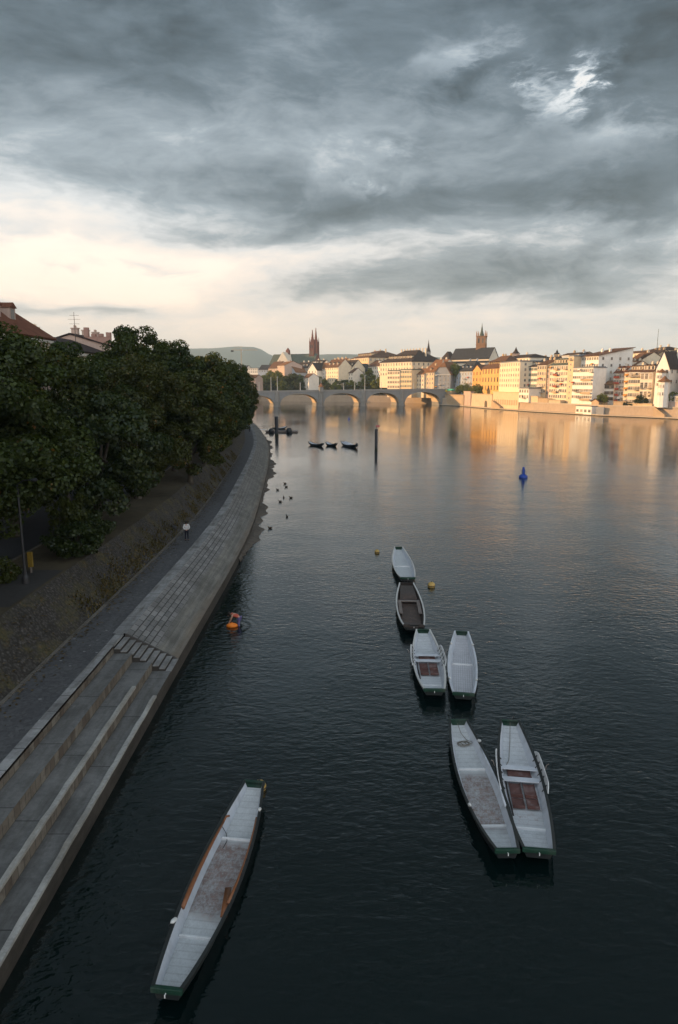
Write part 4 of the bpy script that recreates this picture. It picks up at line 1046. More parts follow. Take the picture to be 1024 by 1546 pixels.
    for c_ in range(chim):
        mb = MB(); x = (-.42+.84*(c_+.5)/chim)*W+rg.uniform(-.3, .3)
        if roof in ('front', 'hgable'): x = rg.choice((-.2, .2))*W; y = D*(c_+.6)/(chim+.4); zt = RR+.9; z0 = H
        elif roof == 'side' or (roof == 'hip' and W >= D): y = D*(.38 if chim_front else .55); zt = RR+1.2; z0 = H
        elif roof == 'hip': x = W*.06; y = D*(.2+.6*(c_+.5)/chim); zt = RR+1.3; z0 = H
        else: y = D*.5; zt = (H+RR)/2+1.5; z0 = H-.5
        mb.box(x, y, (z0+zt)/2, .85, 1.1, zt-z0); mb.box(x, y, zt+.06, 1.05, 1.3, .16); mb.box(x-.2, y, zt+.32, .26, .3, .5); mb.box(x+.2, y, zt+.30, .26, .3, .45)
        mb.build("chimney", wm_, rf)
    return root, dict(W=W, H=H, D=D, hw=hw_)

def front(px0, px1, s0=10, s1=None):
    return onbank(px0, s0), onbank(px1, s0 if s1 is None else s1)
def absY(px0, Y0_, px1, Y1_):
    out = []
    for px, y in ((px0, Y0_), (px1, Y1_)):
        u = (px-512)/F; out.append(Vector((u*(y*math.cos(PITCH)+(CH-14)*math.sin(PITCH)), y, 0)))
    return out
def H_(label, AB, eave, ridge, depth, roof, wall, rc, zb=5.0, **kw):
    A, B = AB; ym = (A.y+B.y)/2
    ze = zat(eave, ym); zr = zat(ridge, ym+(depth*.35 if roof in ('side', 'hip') else depth*.5 if roof == 'mono' else 3))
    return house(label, A, B, zb, ze, max(zr, ze+.2), depth, roof, wall, rc, **kw)

# --- front row along the right bank, from the bridge towards the viewer
G1 = "houses along the right bank"
H_("grey gabled house with dark timber front just behind the bridge end", absY(655.5, 512, 680, 505), 565, 546, 16, 'hgable', 'grey', 'rust', floors=4, cols=4, win=(.9, 1.3), fh=2.7, group=G1, chim=1)
H_("narrow blue grey side house squeezed between the gabled and dormered houses", absY(680.5, 516, 688.5, 508), 567, 553, 12, 'side', 'blue', 'slate', floors=3, cols=2, group=G1, chim=0)
H_("blue grey house with slate hipped roof and three dormers", absY(688.5, 508, 713, 492), 561, 545, 15, 'hip', 'blue', 'slate', floors=4, cols=6, win=(.8, 1.6), fh=3, dormers=3, group=G1, chim=2, dscale=1.25)
H_("narrow ochre gabled house attached left of the big ochre hotel", absY(713, 489, 727, 470), 560, 551, 14, 'front', 'orange', 'brown', floors=3, cols=3, win=(1.1, 1.9), fh=4.2, group=G1, chim=0, frame=m_frame_d)
H_("big ochre hotel with tall arched windows and brown dormered roof", absY(727, 470, 753.5, 440), 556, 538, 20, 'hip', 'ochre', 'brown', floors=3, cols=6, win=(1.25, 2.6), fh=5.2, dormers=6, group=G1, chim=2, frame=m_frame_d, dscale=1.15)
H_("cream flat roofed hotel with many small windows next to the ochre hotel", absY(753.5, 436, 784, 404), 547, 544.5, 26, 'flat', 'cream', 'grey', floors=5, cols=9, win=(1.0, 1.45), fh=3.05, side_cols=4, group=G1, chim=1)
H_("dark low roofed penthouse block rising behind the cream flat hotel", absY(760, 462, 797, 432), 541, 536, 14, 'hip', 'pale', 'dark', floors=1, cols=8, group=G1, zb=18)
H_("low white waterside terrace block with columns below the cream hotel", front(783, 798, 3), 586.5, 585, 9, 'flat', 'white', 'grey', floors=2, cols=4, win=(1.3, 1.5), group=G1, chim=0)
H_("pale house with dark dormered roof right of the cream flat hotel", front(795, 809, 16), 553.5, 546, 15, 'side', 'pale', 'dark', floors=5, cols=4, win=(.9, 1.45), fh=3.1, dormers=3, group=G1, shutter=m_shutter_g)
H_("tall pale house with plain eaves between dark roofed and balcony houses", front(809, 822.5, 14), 551, 544, 14, 'side', 'sand', 'brown', floors=5, cols=4, win=(.95, 1.5), fh=3.2, group=G1, chim=2)
H_("narrow pinkish stair house left of the red balcony house", front(822.5, 828, 15), 556, 549, 12, 'mono', 'pink', 'dark', floors=5, cols=1, group=G1, chim=0)
r_, g_ = H_("cream apartment house with red balconies and attic row of windows", front(828, 854.5, 11), 551, 541, 17, 'side', 'cream', 'green', floors=6, cols=8, win=(.95, 1.5), fh=3.05, dormers=6, group=G1, dorm_t=.25, chim=2, dscale=1.3)
for f in range(5):
    mb = MB(); x = -g_['hw']+g_['W']*.40; z = g_['H']-2.6-3.05*f
    mb.box(x, -.65, z, 3.0, 1.3, .14); mb.box(x, -1.28, z+.5, 3.0, .06, .95); mb.build("balcony", m_shutter_r if f in (1, 3) else WALL['tan'], r_)
H_("slim cream stair tower standing left of the white block", front(854.5, 862.5, 9), 538, 537, 12, 'flat', 'sand', 'grey', floors=9, cols=1, win=(.7, .9), fh=2.9, group=G1, chim=0, cat="tower")
H_("dark flat topped block behind the slim stair tower", absY(846, 392, 872, 372), 536, 534, 16, 'flat', 'blue', 'dark', floors=0, group=G1, chim=1, zb=14)
r_, g_ = H_("white modern block with stepped front and balconies, lower front part", front(862.5, 893, 8), 555.5, 554.5, 8, 'flat', 'lime', 'grey', floors=6, cols=10, win=(1.1, 1.2), fh=3.3, group=G1, chim=0, frame=m_frame)
for f in (1, 3, 4):
    mb = MB(); z = g_['H']-3.15-3.3*f; mb.box(g_['W']*.22, -.5, z, g_['W']*.5, 1.0, .14); mb.box(g_['W']*.22, -.98, z+.5, g_['W']*.5, .05, .9); mb.build("balcony", WALL['tan'], r_)
H_("tall white tower block with slanted brown roof and shaded blank side", front(871, 899.5, 16.2), 537.5, 526.5, 22, 'mono', 'lime', 'brown', floors=3, cols=8, win=(1.05, 1.25), fh=3.4, side_cols=4, side_floors=7, group=G1, chim=2, over=.8, frame=m_frame)
H_("low stone garden house with steep gable beside the white tower", front(893, 904, 7), 606, 602, 6, 'front', 'tan', 'brown', floors=0, group=G1, chim=0, zb=4.9)
H_("lowest white cottage with two window rows by the garden tree", front(911, 925, 17), 580, 575, 9, 'side', 'white', 'rust', floors=3, cols=4, win=(1.0, 1.3), fh=2.9, group=G1, chim=1, frame=m_frame_d)
r_, g_ = H_("white house with red balconies stepping above the lowest cottage", front(924, 940, 19), 563, 553, 12, 'side', 'white', 'red', floors=6, cols=4, win=(1.0, 1.4), fh=2.9, group=G1, chim=1, dormers=2)
for f in range(5):
    mb = MB(); x = -g_['hw']+1.9; z = g_['H']-2.5-2.9*f; mb.box(x, -.6, z, 2.9, 1.2, .12); mb.box(x, -1.18, z+.45, 2.9, .06, .9); mb.build("balcony", m_awn_r, r_)
r_, g_ = H_("narrow house with orange awnings between red balcony and cream houses", front(940, 946.5, 17), 562, 556, 12, 'mono', 'cream', 'brown', floors=5, cols=1, fh=3.3, group=G1, chim=0)
for f in range(5):
    mb = MB(); z = g_['H']-1.0-3.3*f; mb.prism([(0, .3), (-1.1, -.35), (-1.1, -.6), (0, -.1)], 'x', -g_['hw']+.2, g_['hw']-.2); a_ = mb.build("awning", m_awn_o, r_); a_.location = (0, 0, z)
H_("cream house with box attic left of the three dormer house", front(946.5, 963.5, 13), 561, 552.5, 13, 'side', 'cream', 'brown', floors=5, cols=5, win=(.95, 1.45), fh=3.2, group=G1, chim=1, dormers=4, dscale=1.15)
H_("pale house with three roof dormers and tall windows left of white gable", front(963.5, 982, 10), 561.5, 551, 14, 'side', 'pale', 'brown', floors=4, cols=3, win=(1.3, 2.5), fh=4.2, group=G1, chim=2, dormers=3, dscale=1.35)
H_("narrow pink shaded house between three dormer house and white gable", front(982, 986.5, 12), 561, 553, 12, 'mono', 'pink', 'brown', floors=4, cols=1, group=G1, chim=0)
gA, gB = front(986, 1006, 6)
H_("white house with steep pointed gable facing the river near right edge", (gA, gB), 556, 531, 40, 'front', 'lime', 'dark', floors=2, cols=3, win=(.9, 1.4), fh=4.5, group=G1, chim=2, side_cols=9, over=.25)
H_("grey shaded long house with dark dormered roof at the right edge", front(1013, 1100, 20, 22), 556, 531, 26, 'side', 'blue', 'dark', floors=3, cols=14, win=(1.3, 2.0), fh=4.4, group=G1, dormers=9, dscale=1.5, chim=3)
H_("pale pink garden block standing on the river wall at right edge", front(1007, 1024, 3.6), 598, 597, 7, 'flat', 'pink', 'grey', floors=1, cols=3, group=G1, chim=0)
H_("riverside house beyond the right picture edge with brown roof", front(1030, 1090, 9), 556, 540, 14, 'side', 'cream', 'brown', floors=5, cols=9, group=G1)
def turret(px, sb, r, py_e, py_a, label):
    p = onbank(px, sb); zt = zat(py_e, p.y); za = zat(py_a, p.y)
    o = empty("corner_turret", (p.x, p.y, 5), R(-68), label, "turret")
    MB().lathe([(r, 0), (r, zt-5)], 8).build("wall", WALL['lime'], o)
    MB().lathe([(r*1.35, zt-5.2), (r*1.2, zt-4.9), (r*.55, (zt+za)/2-5.2), (.05, za-5)], 8).build("roof", ROOF['rust'], o)
    for a_ in (-50, -90, -130):
        for dz in (1.8, 5.2): link("window", window_mesh(.7, 1.2, m_frame), o, (r*.93*math.cos(R(a_)), r*.93*math.sin(R(a_)), zt-5-dz-1), R(a_+90))
turret(995, 4.6, 2.0, 561.5, 556.5, "slim turret with red pointed cap against the white gable")
turret(1000, 1.9, 2.4, 575.5, 567, "stout lower turret with red cap nearest the river")

# --- roofs rising behind the front row at right
G2 = "roofs rising behind the riverside row"
H_("long cream institute building with window row behind the white tower", absY(915, 425, 972, 385), 534.5, 530.5, 18, 'hip', 'cream', 'brown', floors=2, cols=13, win=(1.1, 2.0), fh=4.6, zb=16, group=G2, chim=1)
H_("brown steep roofed house just behind the red balcony house", absY(943, 385, 963, 366), 546, 533.5, 14, 'side', 'cream', 'brown', floors=2, cols=5, zb=14, group=G2, chim=1)
H_("red roofed house with chimneys behind the orange awning house", absY(932, 376, 950, 362), 556, 546, 12, 'side', 'pale', 'rust', floors=1, cols=4, zb=14, group=G2, chim=2, dormers=2, dscale=1.5)
H_("tan house with chimney stacks and brown roof on the slope", absY(958, 398, 979, 380), 541.5, 530, 16, 'side', 'tan', 'dark', floors=2, cols=5, zb=16, group=G2, chim=3, dormers=3)
H_("topmost dark roofed building on the slope at right", absY(967, 430, 994, 408), 530, 525, 14, 'hip', 'cream', 'dark', floors=1, cols=7, zb=18, group=G2, chim=2)
H_("grey metal roofed house sloping up behind the three dormer house", absY(970, 375, 990, 356), 552, 536, 16, 'mono', 'pale', 'grey', floors=1, cols=5, zb=14, group=G2, chim=2)
H_("pale house with stepped chimneys behind the white gable", absY(986, 385, 1008, 362), 541, 529.5, 16, 'side', 'cream', 'slate', floors=1, cols=6, zb=15, group=G2, chim=3)
H_("cream house peeping above roofs right of the white gable", absY(1006, 372, 1040, 345), 536, 530, 14, 'hip', 'cream', 'rust', floors=1, cols=7, zb=15, group=G2, chim=1)
H_("dark roofed building behind the cream apartment attic", absY(836, 420, 868, 398), 540, 533, 16, 'side', 'tan', 'dark', floors=1, cols=6, zb=15, group=G2, chim=2)
H_("dark roofed building seen above the plain pale houses", absY(806, 440, 832, 415), 545, 539.5, 14, 'side', 'sand', 'slate', floors=1, cols=6, zb=15, group=G2, chim=2)
H_("tan roofed town house behind the cream flat hotel, right side", absY(786, 475, 812, 440), 548, 541, 14, 'side', 'tan', 'rust', floors=1, cols=6, zb=15, group=G2, chim=2)
H_("brown roofed block behind the ochre hotel and church", absY(737, 500, 766, 474), 546, 537.5, 18, 'hip', 'tan', 'brown', floors=1, cols=6, zb=15, group=G2, chim=3)

# --- turrets and towers on the skyline
def spire(px, Y, py_base, py_eave, py_top, wd, label, wall, rc, name="church_tower", cat="tower", n=4, pin=False, gal=False, slim=1.0):
    p = atY(px, py_eave, Y); zb_, ze, zt = zat(py_base, Y)-14, p.z, zat(py_top, Y)
    o = empty(name, (p.x, p.y, zb_), R(-22), label, cat)
    hw_ = wd/2
    mb = MB(); mb.box(0, 0, (ze-zb_)/2, wd, wd, ze-zb_); mb.box(0, 0, ze-zb_-.3, wd+.5, wd+.5, .5); mb.box(0, 0, (ze-zb_)*.72, wd+.3, wd+.3, .35); w_ = mb.build("wall", WALL[wall] if isinstance(wall, str) else wall, o)
    for a_ in range(4):
        for dx in (-.22, .22):
            mb = MB(); hh = (ze-zb_)*.16; mb.prism([(-wd*.09, 0), (wd*.09, 0), (wd*.09, hh*.8), (0, hh), (-wd*.09, hh*.8)], 'y', -.06, .06)
            l = mb.build("louvre_opening", m_pane, o); l.rotation_euler = (0, 0, R(90*a_)); l.location = Matrix.Rotation(R(90*a_), 3, 'Z') @ Vector((dx*wd, -hw_, (ze-zb_)*.78))
    h = ze-zb_; t = zt-zb_
    if n == 4: MB().lathe([(hw_*1.35*slim, h), (hw_*.62*slim, h+(t-h)*.35), (hw_*.22*slim, h+(t-h)*.75), (.04, t)], 8).build("spire", ROOF[rc], o)
    else: MB().lathe([(hw_*1.25, h), (hw_*1.1, h+(t-h)*.22), (hw_*.5, h+(t-h)*.36), (hw_*.42, h+(t-h)*.5), (hw_*.5, h+(t-h)*.52), (hw_*.12, h+(t-h)*.8), (.04, t)], 8).build("spire", ROOF[rc], o)
    if pin:
        for sx_ in (-1, 1):
            for sy_ in (-1, 1):
                MB().lathe([(.45, 0), (.45, 1.6), (.05, 4.2)], 6, (sx_*hw_*.92, sy_*hw_*.92, h)).build("pinnacle", WALL[wall] if isinstance(wall, str) else wall, o)
    return o, dict(h=h, t=t)
spire(779, 470, 545, 534, 523.5, 4.2, "small dark pyramid turret with flags above the cream hotel", 'pink', 'dark', "ridge_turret", "turret")
spire(841, 440, 545, 535, 527, 3.0, "little onion capped turret above the cream apartment roof", 'tan', 'slate', "ridge_turret", "turret", n=5)
spire(647, 640, 535, 531, 512.5, 3.2, "thin dark needle spire above the many chimneyed roof", 'grey', 'dark', "needle_spire", "spire")
# hill-top church with long dark roof and brick tower
A, B = absY(679.5, 545, 737, 522)
def rotbox(A, B): dv = B-A; return math.atan2(dv.y, dv.x), (A+B)/2, math.hypot(dv.x, dv.y)
rz_, mid, W_ = rotbox(A, B)
ch = empty("hill_church", (mid.x, mid.y, 14), rz_, "long church with huge dark roof standing on the hill above houses", "church")
ze, zr, zl = zat(541.5, 534)-14, zat(526, 542)-14, zat(550, 528)-14
mb = MB(); mb.prism([(0, 0), (14, 0), (14, ze), (7, zr-.2), (0, ze)], 'x', -W_/2, W_/2); mb.box(0, -3, (zl+1)/2, W_, 6, zl+1); mb.build("wall", WALL['pale'], ch)
mb = MB()
for q in ([(-W_/2-.4, -.5, ze-.6), (W_/2+.4, -.5, ze-.6), (W_/2+.4, 7, zr), (-W_/2-.4, 7, zr)], [(-W_/2-.4, 7, zr), (W_/2+.4, 7, zr), (W_/2+.4, 14.5, ze-.6), (-W_/2-.4, 14.5, ze-.6)]): mb.slab(q, .25)
mb.build("nave_roof", ROOF['slate'], ch)
mb = MB(); mb.slab([(-W_/2-.3, -6.4, zl+.9), (W_/2+.3, -6.4, zl+.9), (W_/2+.3, 0, ze-2.0), (-W_/2-.3, 0, ze-2.0)], .22); mb.build("aisle_roof", ROOF['slate'], ch)
spire(727.5, 538, 527, 507.5, 487.5, 7.0, "brick church tower with corner pinnacles and thin green spire behind dark roof", wall_mat("brick_orange", (.36, .19, .10)), 'green', pin=True, slim=.42)
H_("church choir with lower dark hipped roof left of the long roof", absY(661, 552, 679, 544), 547.5, 531, 12, 'hip', 'pale', 'dark', floors=1, cols=4, zb=16, chim=0, cat="church")

# --- beyond the bridge
G3 = "old town houses beyond the bridge"
H_("long building with rows of chimneys and dormers, cream front lit", absY(573.5, 588, 621, 552), 547, 529.5, 34, 'hip', 'cream', 'dark', zb=12, floors=3, cols=12, win=(1.1, 1.9), fh=3.8, side_cols=7, dormers=9, chim=9, group=G3, dscale=1.5)
H_("yellow house with bay, left of two below the chimneyed building", absY(585, 545, 603.5, 533), 560, 556, 14, 'flat', 'cream', 'green', floors=4, cols=5, win=(.95, 1.6), fh=3.5, group=G3, chim=0, shutter=m_shutter_b)
H_("yellow house with green shutters next to the bay house", absY(603.5, 534, 621.5, 522), 558.5, 554, 14, 'flat', 'sand', 'green', floors=4, cols=5, win=(.95, 1.6), fh=3.5, group=G3, chim=1, shutter=m_shutter_g)
H_("peach house with red brown gabled roof near the bridge end", absY(622, 530, 640, 518), 565, 556.5, 12, 'side', 'cream', 'rust', floors=4, cols=5, win=(.9, 1.5), fh=3.1, group=G3, chim=2)
H_("orange narrow house next to the grey gabled timber house", absY(640, 520, 655, 511), 562, 552, 12, 'side', 'sand', 'rust', floors=4, cols=4, win=(.9, 1.5), fh=3.2, group=G3, chim=1, dormers=1)
H_("brown roofed house behind the orange narrow house", absY(648, 540, 668, 528), 553, 543, 14, 'side', 'pale', 'rust', floors=1, cols=4, zb=14, group=G3, chim=2)
H_("large cream hall with brown mansard roof on the hill centre", absY(529, 690, 556.5, 648), 541, 530.5, 40, 'hip', 'sand', 'brown', zb=14, floors=3, cols=9, win=(1.2, 2.2), fh=4.4, side_cols=9, dormers=8, chim=3, group=G3, dscale=1.5)
H_("cream tall house with pale balconies among trees, centre", absY(491, 645, 511, 622), 554.5, 543, 14, 'side', 'cream', 'brown', floors=7, cols=6, win=(.95, 1.5), fh=3.3, group=G3, chim=3, dormers=3, dscale=1.4)
H_("cream house with dormers right of the pale balcony house", absY(511, 650, 531, 628), 556, 544, 14, 'side', 'cream', 'dark', floors=4, cols=6, win=(.95, 1.5), fh=3.3, group=G3, chim=2, dormers=4, dscale=1.4)
H_("grey blue gabled house in shade below the large hall", absY(533, 640, 548, 634), 561, 549, 16, 'front', 'blue', 'slate', floors=3, cols=4, win=(1, 1.5), fh=3.4, group=G3, chim=0)
H_("low slate roofed house right of the shaded grey blue gable", absY(548, 640, 560, 632), 564, 559, 10, 'side', 'blue', 'dark', floors=3, cols=4, group=G3, chim=0)
H_("white stepped house above trees left of the chimneyed building", absY(556, 635, 575, 612), 553, 547.5, 14, 'side', 'white', 'brown', floors=3, cols=6, win=(1, 1.5), fh=3.5, group=G3, chim=2, zb=10)
H_("white house with red roof just right of the cathedral towers", absY(478, 660, 491, 645), 557, 548, 12, 'side', 'white', 'rust', floors=3, cols=4, group=G3, chim=1)
H_("grey white row house with many windows below the nave", absY(448, 690, 465, 680), 555.5, 547, 12, 'side', 'white', 'dark', floors=2, cols=7, win=(1, 1.4), group=G3, chim=2, dormers=3, dscale=1.3)
H_("small cream riverside house lit from the left between trees", absY(458.5, 640, 466.5, 628), 570, 564, 10, 'side', 'white', 'brown', floors=5, cols=2, fh=3.4, group=G3, chim=0)
H_("white gabled house with balcony left of cathedral houses", absY(465, 655, 479, 645), 559, 548, 14, 'front', 'white', 'dark', floors=3, cols=3, group=G3, chim=1)
H_("small house gable above the trees, left of the grey nave", absY(434, 680, 447, 668), 562, 552, 12, 'front', 'blue', 'rust', floors=2, cols=3, group=G3, chim=0)
H_("pink sandstone house with tall plain wall below the choir gable", absY(419.5, 690, 430, 670), 552, 546, 18, 'side', 'pink', 'rust', floors=1, cols=3, group=G3, chim=1)
H_("low pink house with red roof at the left foot of cathedral hill", absY(406, 705, 420, 690), 556, 546, 14, 'side', 'pink', 'brown', floors=1, cols=4, group=G3, chim=1)
H_("dark roofed house between the hill foot and the trees", absY(391, 740, 406, 735), 558, 551, 14, 'side', 'blue', 'slate', floors=1, cols=4, group=G3, chim=0)
H_("pink long house above the bridge at the far left bank", absY(352, 610, 386, 600), 571, 566, 12, 'side', 'pink', 'brown', floors=2, cols=8, win=(1, 1.4), group=G3, chim=1)
H_("distant white houses under the hills left of the river", absY(350, 900, 372, 890), 557, 552, 14, 'side', 'white', 'slate', floors=1, cols=6, group=G3, chim=1)
H_("distant pale block under the hills nearer the river", absY(374, 880, 390, 872), 556, 554, 14, 'flat', 'white', 'grey', floors=2, cols=6, group=G3, chim=0)
H_("ochre house with rust roof rising behind the pale balcony house", absY(497, 690, 518, 672), 549, 541.5, 14, 'side', 'sand', 'rust', floors=1, cols=6, zb=14, group=G3, chim=3, dormers=4, dscale=1.4)
H_("white fronted house between balcony house and shaded grey gable", absY(517, 634, 533, 622), 563, 556, 12, 'side', 'white', 'brown', floors=5, cols=5, win=(.95, 1.5), fh=3.2, group=G3, chim=2)
H_("dark roofed house just below the cathedral towers", absY(467, 705, 486, 690), 551, 544, 14, 'side', 'pale', 'dark', floors=1, cols=6, zb=12, group=G3, chim=2, dormers=3, dscale=1.4)
H_("brown roofed cream house in front of the hill hall", absY(545, 660, 566, 640), 551, 544.5, 14, 'side', 'pale', 'brown', floors=2, cols=6, zb=10, group=G3, chim=3)
# cathedral: nave, choir gable, twin towers with spires
A, B = absY(408, 770, 470, 748); rz_, mid, W_ = rotbox(A, B)
ct = empty("cathedral", (mid.x, mid.y, 14), rz_, "red sandstone cathedral with grey green nave roof and twin spired towers", "cathedral")
ze, zr = zat(549, 760)-14, zat(535, 772)-14
mb = MB(); mb.prism([(0, 0), (20, 0), (20, ze), (10, zr-.3), (0, ze)], 'x', -W_/2, W_/2+3); mb.build("wall", WALL['redstone'], ct)
mb = MB()
for q in ([(-W_/2-.5, -.6, ze-.8), (W_/2+3, -.6, ze-.8), (W_/2+3, 10, zr), (-W_/2-.5, 10, zr)], [(-W_/2-.5, 10, zr), (W_/2+3, 10, zr), (W_/2+3, 20.6, ze-.8), (-W_/2-.5, 20.6, ze-.8)]): mb.slab(q, .3)
mb.build("nave_roof", ROOF['green'], ct)
xg = (432-408)/(470-408)*W_-W_/2
mb = MB(); zg_ = zat(531, 752)-14; mb.prism([(xg-9, 0), (xg+9, 0), (xg+9, ze-.5), (xg, zg_), (xg-9, ze-.5)], 'y', -6, 10); mb.build("choir_gable", WALL['pale'], ct)
mb = MB(); mb.box(xg, 6, zg_/2+1, 3.6, 3.6, zg_+2); mb.lathe([(2.3, zg_+2), (1.3, zg_+3.5), (.1, zg_+5)], 8, (xg, 6, 0)); mb.build("roof_turret", WALL['redstone'], ct)
for (px, pt, dy, nm) in ((472.0, 497.5, 2, 0), (477.2, 494.5, 14, 1)):
    p = atY(px, 520, 756+dy); loc = ct.matrix_world  # local coords
    pl_ = Matrix.Rotation(-rz_, 3, 'Z') @ (Vector((p.x, p.y, 0))-Vector((mid.x, mid.y, 0)))
    zt_ = zat(pt, 756+dy)-14; zs = zat(516, 756+dy)-14
    mb = MB(); mb.box(pl_.x, pl_.y, zs/2, 4.7, 4.7, zs)
    for f_ in (.55, .70, .85, 1.0): mb.box(pl_.x, pl_.y, zs*f_-.3, 5.2, 5.2, .5)
    for sx_ in (-1, 1):
        for sy_ in (-1, 1):
            mb.box(pl_.x+sx_*2.3, pl_.y+sy_*2.3, zs/2, .8, .8, zs+.6)
            mb.lathe([(.45, zs+.3), (.4, zs+1.8), (.05, zs+5)], 6, (pl_.x+sx_*2.25, pl_.y+sy_*2.25, 0))
    tw = mb.build("bell_tower", WALL['redstone'], ct)
    mb = MB(); mb.lathe([(2.3, zs), (2.1, zs+2.0), (1.6, zs+2.6), (.95, zs+(zt_-zs)*.55), (.42, zs+(zt_-zs)*.85), (.65, zs+(zt_-zs)*.87), (.08, zt_)], 8, (pl_.x, pl_.y, 0)); mb.build("spire", WALL['redstone'], tw)
    for f_ in (.62, .78, .92):
        for dx in (-.9, .9):
            mb = MB(); mb.box(pl_.x+dx, pl_.y-2.38, zs*f_-1.8, .95, .12, 4.2); mb.build("louvre_opening", m_pane, tw)
            mb = MB(); mb.box(pl_.x-2.38, pl_.y+dx, zs*f_-1.8, .12, .95, 4.2); mb.build("louvre_opening", m_pane, tw)

# --- river-side structures on the right bank
def wallbox(label, px0, px1, sb, y_top, zb_, depth, mat, name="garden_wall", cat="wall"):
    A, B = front(px0, px1, sb); zt = zat(y_top, (A.y+B.y)/2); dv = B-A
    mb = MB(); mb.box(0, depth/2, (zt-zb_)/2, dv.length, depth, zt-zb_); mb.box(0, -.08, zt-zb_+.1, dv.length+.2, .5, .25)
    return tag(mb.build(name, mat, loc=((A.x+B.x)/2, (A.y+B.y)/2, zb_), rz=math.atan2(dv.y, dv.x)), label, cat)
wallbox("tan ramp wall beside the bridge end, under the market stall", 672, 700, 4.5, 596, .8, 8, WALL['tan'])
wallbox("taller reddish wall block left of the arched boat gate", 700, 710.5, 6, 591, .8, 8, WALL['pink'])
# wall with arched gate
A, B = front(711, 742, 3.6); dv = B-A; wd = dv.length; zt = zat(594.5, A.y)
mb = MB(); mb.box(0, 2.5, (zt-.8)/2, wd, 4, zt-.8); mb.box(0, .3, zt-.65, wd+.3, .6, .3)
gt = mb.build("gate_wall", WALL['beige'], loc=((A.x+B.x)/2, (A.y+B.y)/2, .8), rz=math.atan2(dv.y, dv.x)); tag(gt, "sandy wall with dark arched boat gate at the water", "gate")
mb = MB(); pts = [(-1.9, 0), (1.9, 0), (1.9, 2.4)]+[(1.9*math.cos(R(a)), 2.4+1.7*math.sin(R(a))) for a in range(15, 180, 15)]+[(-1.9, 2.4)]
mb.prism(pts, 'y', .36, .46); o = mb.build("arched_opening", m_pane, gt); o.location = (wd*.22, 0, 0)
wallbox("long low arcaded terrace wall below the cream flat hotel", 744, 783, 4, 592, .8, 9, WALL['sand'], "arcade_wall")
A, B = front(745, 782, 3.9); dv = B-A; rzz = math.atan2(dv.y, dv.x)
tw = bpy.data.objects["arcade_wall"]
mb = MB(); mb.box(0, 0, 1.5, 1.5, .1, 3.0); ao = mb.mesh("arcade_opening", WALL['tan'])
for i in range(11): link("arcade_opening", ao, tw, (-dv.length/2+dv.length*(i+.5)/11, -.06, 2.2))
# stairs cut into the wall
for (p0, p1, lab) in ((989, 1006, "dark diagonal stair cut into the river wall below the white gable"), (744, 757, "diagonal boat stair descending the river wall by the arched gate")):
    A, B = front(p0, p1, 1.3); dv = B-A; n = 12; mb = MB()
    for i in range(n): mb.box(-dv.length/2+dv.length*(i+.5)/n, 0, (4.6-.3*i)/2, dv.length/n, 1.8, 4.6-.3*i)
    tag(mb.build("river_stair", WALL['tan'], loc=((A.x+B.x)/2, (A.y+B.y)/2, .6), rz=math.atan2(dv.y, dv.x)), lab, "stair")
# boathouse on the wall under the white tower
A, B = front(871, 895, 1.0); zt = zat(612.5, A.y); dv = B-A
bh = empty("boathouse", ((A.x+B.x)/2, (A.y+B.y)/2, .4), math.atan2(dv.y, dv.x), "white flat boathouse at the foot of the river wall below the white tower", "boathouse")
MB().box(0, 1.5, (zt-.4)/2, dv.length, 4, zt-.4).build("wall", WALL['lime'], bh); MB().box(0, 1.4, zt-.3, dv.length+.5, 4.6, .25).build("roof", ROOF['grey'], bh)
for i in range(4): link("window", window_mesh(1.6, 1.2, m_frame), bh, (-dv.length/2+dv.length*(i+.5)/4, -.5, 1.2))
A, B = front(900, 912, 1.0); dv = B-A
gd = MB().box(0, .6, 1.9, dv.length, 1.0, 3.8).build("gate_wall", WALL['grey'], loc=((A.x+B.x)/2, (A.y+B.y)/2, .5), rz=math.atan2(dv.y, dv.x)); tag(gd, "dark grey gate recess in the river wall right of the boathouse", "gate")
# market stall and parasols by the bridge end
p = onbank(680, 10); st_ = empty("market_stall", (p.x, p.y, 8.2), R(-60), "stall with yellow and green awning by the bridge end", "stall")
MB().box(0, 0, 1.2, 6, 3, 2.4).build("stall_body", WALL['tan'], st_); MB().prism([(-2.3, 2.3), (2.3, 2.3), (0, 3.6)], 'x', -3.4, 3.4).build("awning", plain("awning_green", (.10, .42, .28), .7), st_); MB().box(-2.2, -2.2, 2.2, 2.4, .2, 1.3).build("sign_board", plain("awning_yellow", (.72, .52, .06), .7), st_)
def pole(px, Y, py0, py1, r, label, name="flag_pole", cat="pole", mat=None):
    a, c_ = atY(px, py0, Y), atY(px, py1, Y); o = empty(name, a, 0, label, cat)
    MB().lathe([(r, 0), (r*.7, c_.z-a.z), (0, c_.z-a.z+.2)], 8).build("shaft", mat or M_RIML, o); MB().lathe([(r*2.2, 0), (r*2, .5), (r, .7)], 8).build("foot", M_IRON, o); return o
pole(992, 400, 527, 497, .14, "tall thin antenna mast on the topmost roof at right", "antenna_mast", "antenna", M_IRON)

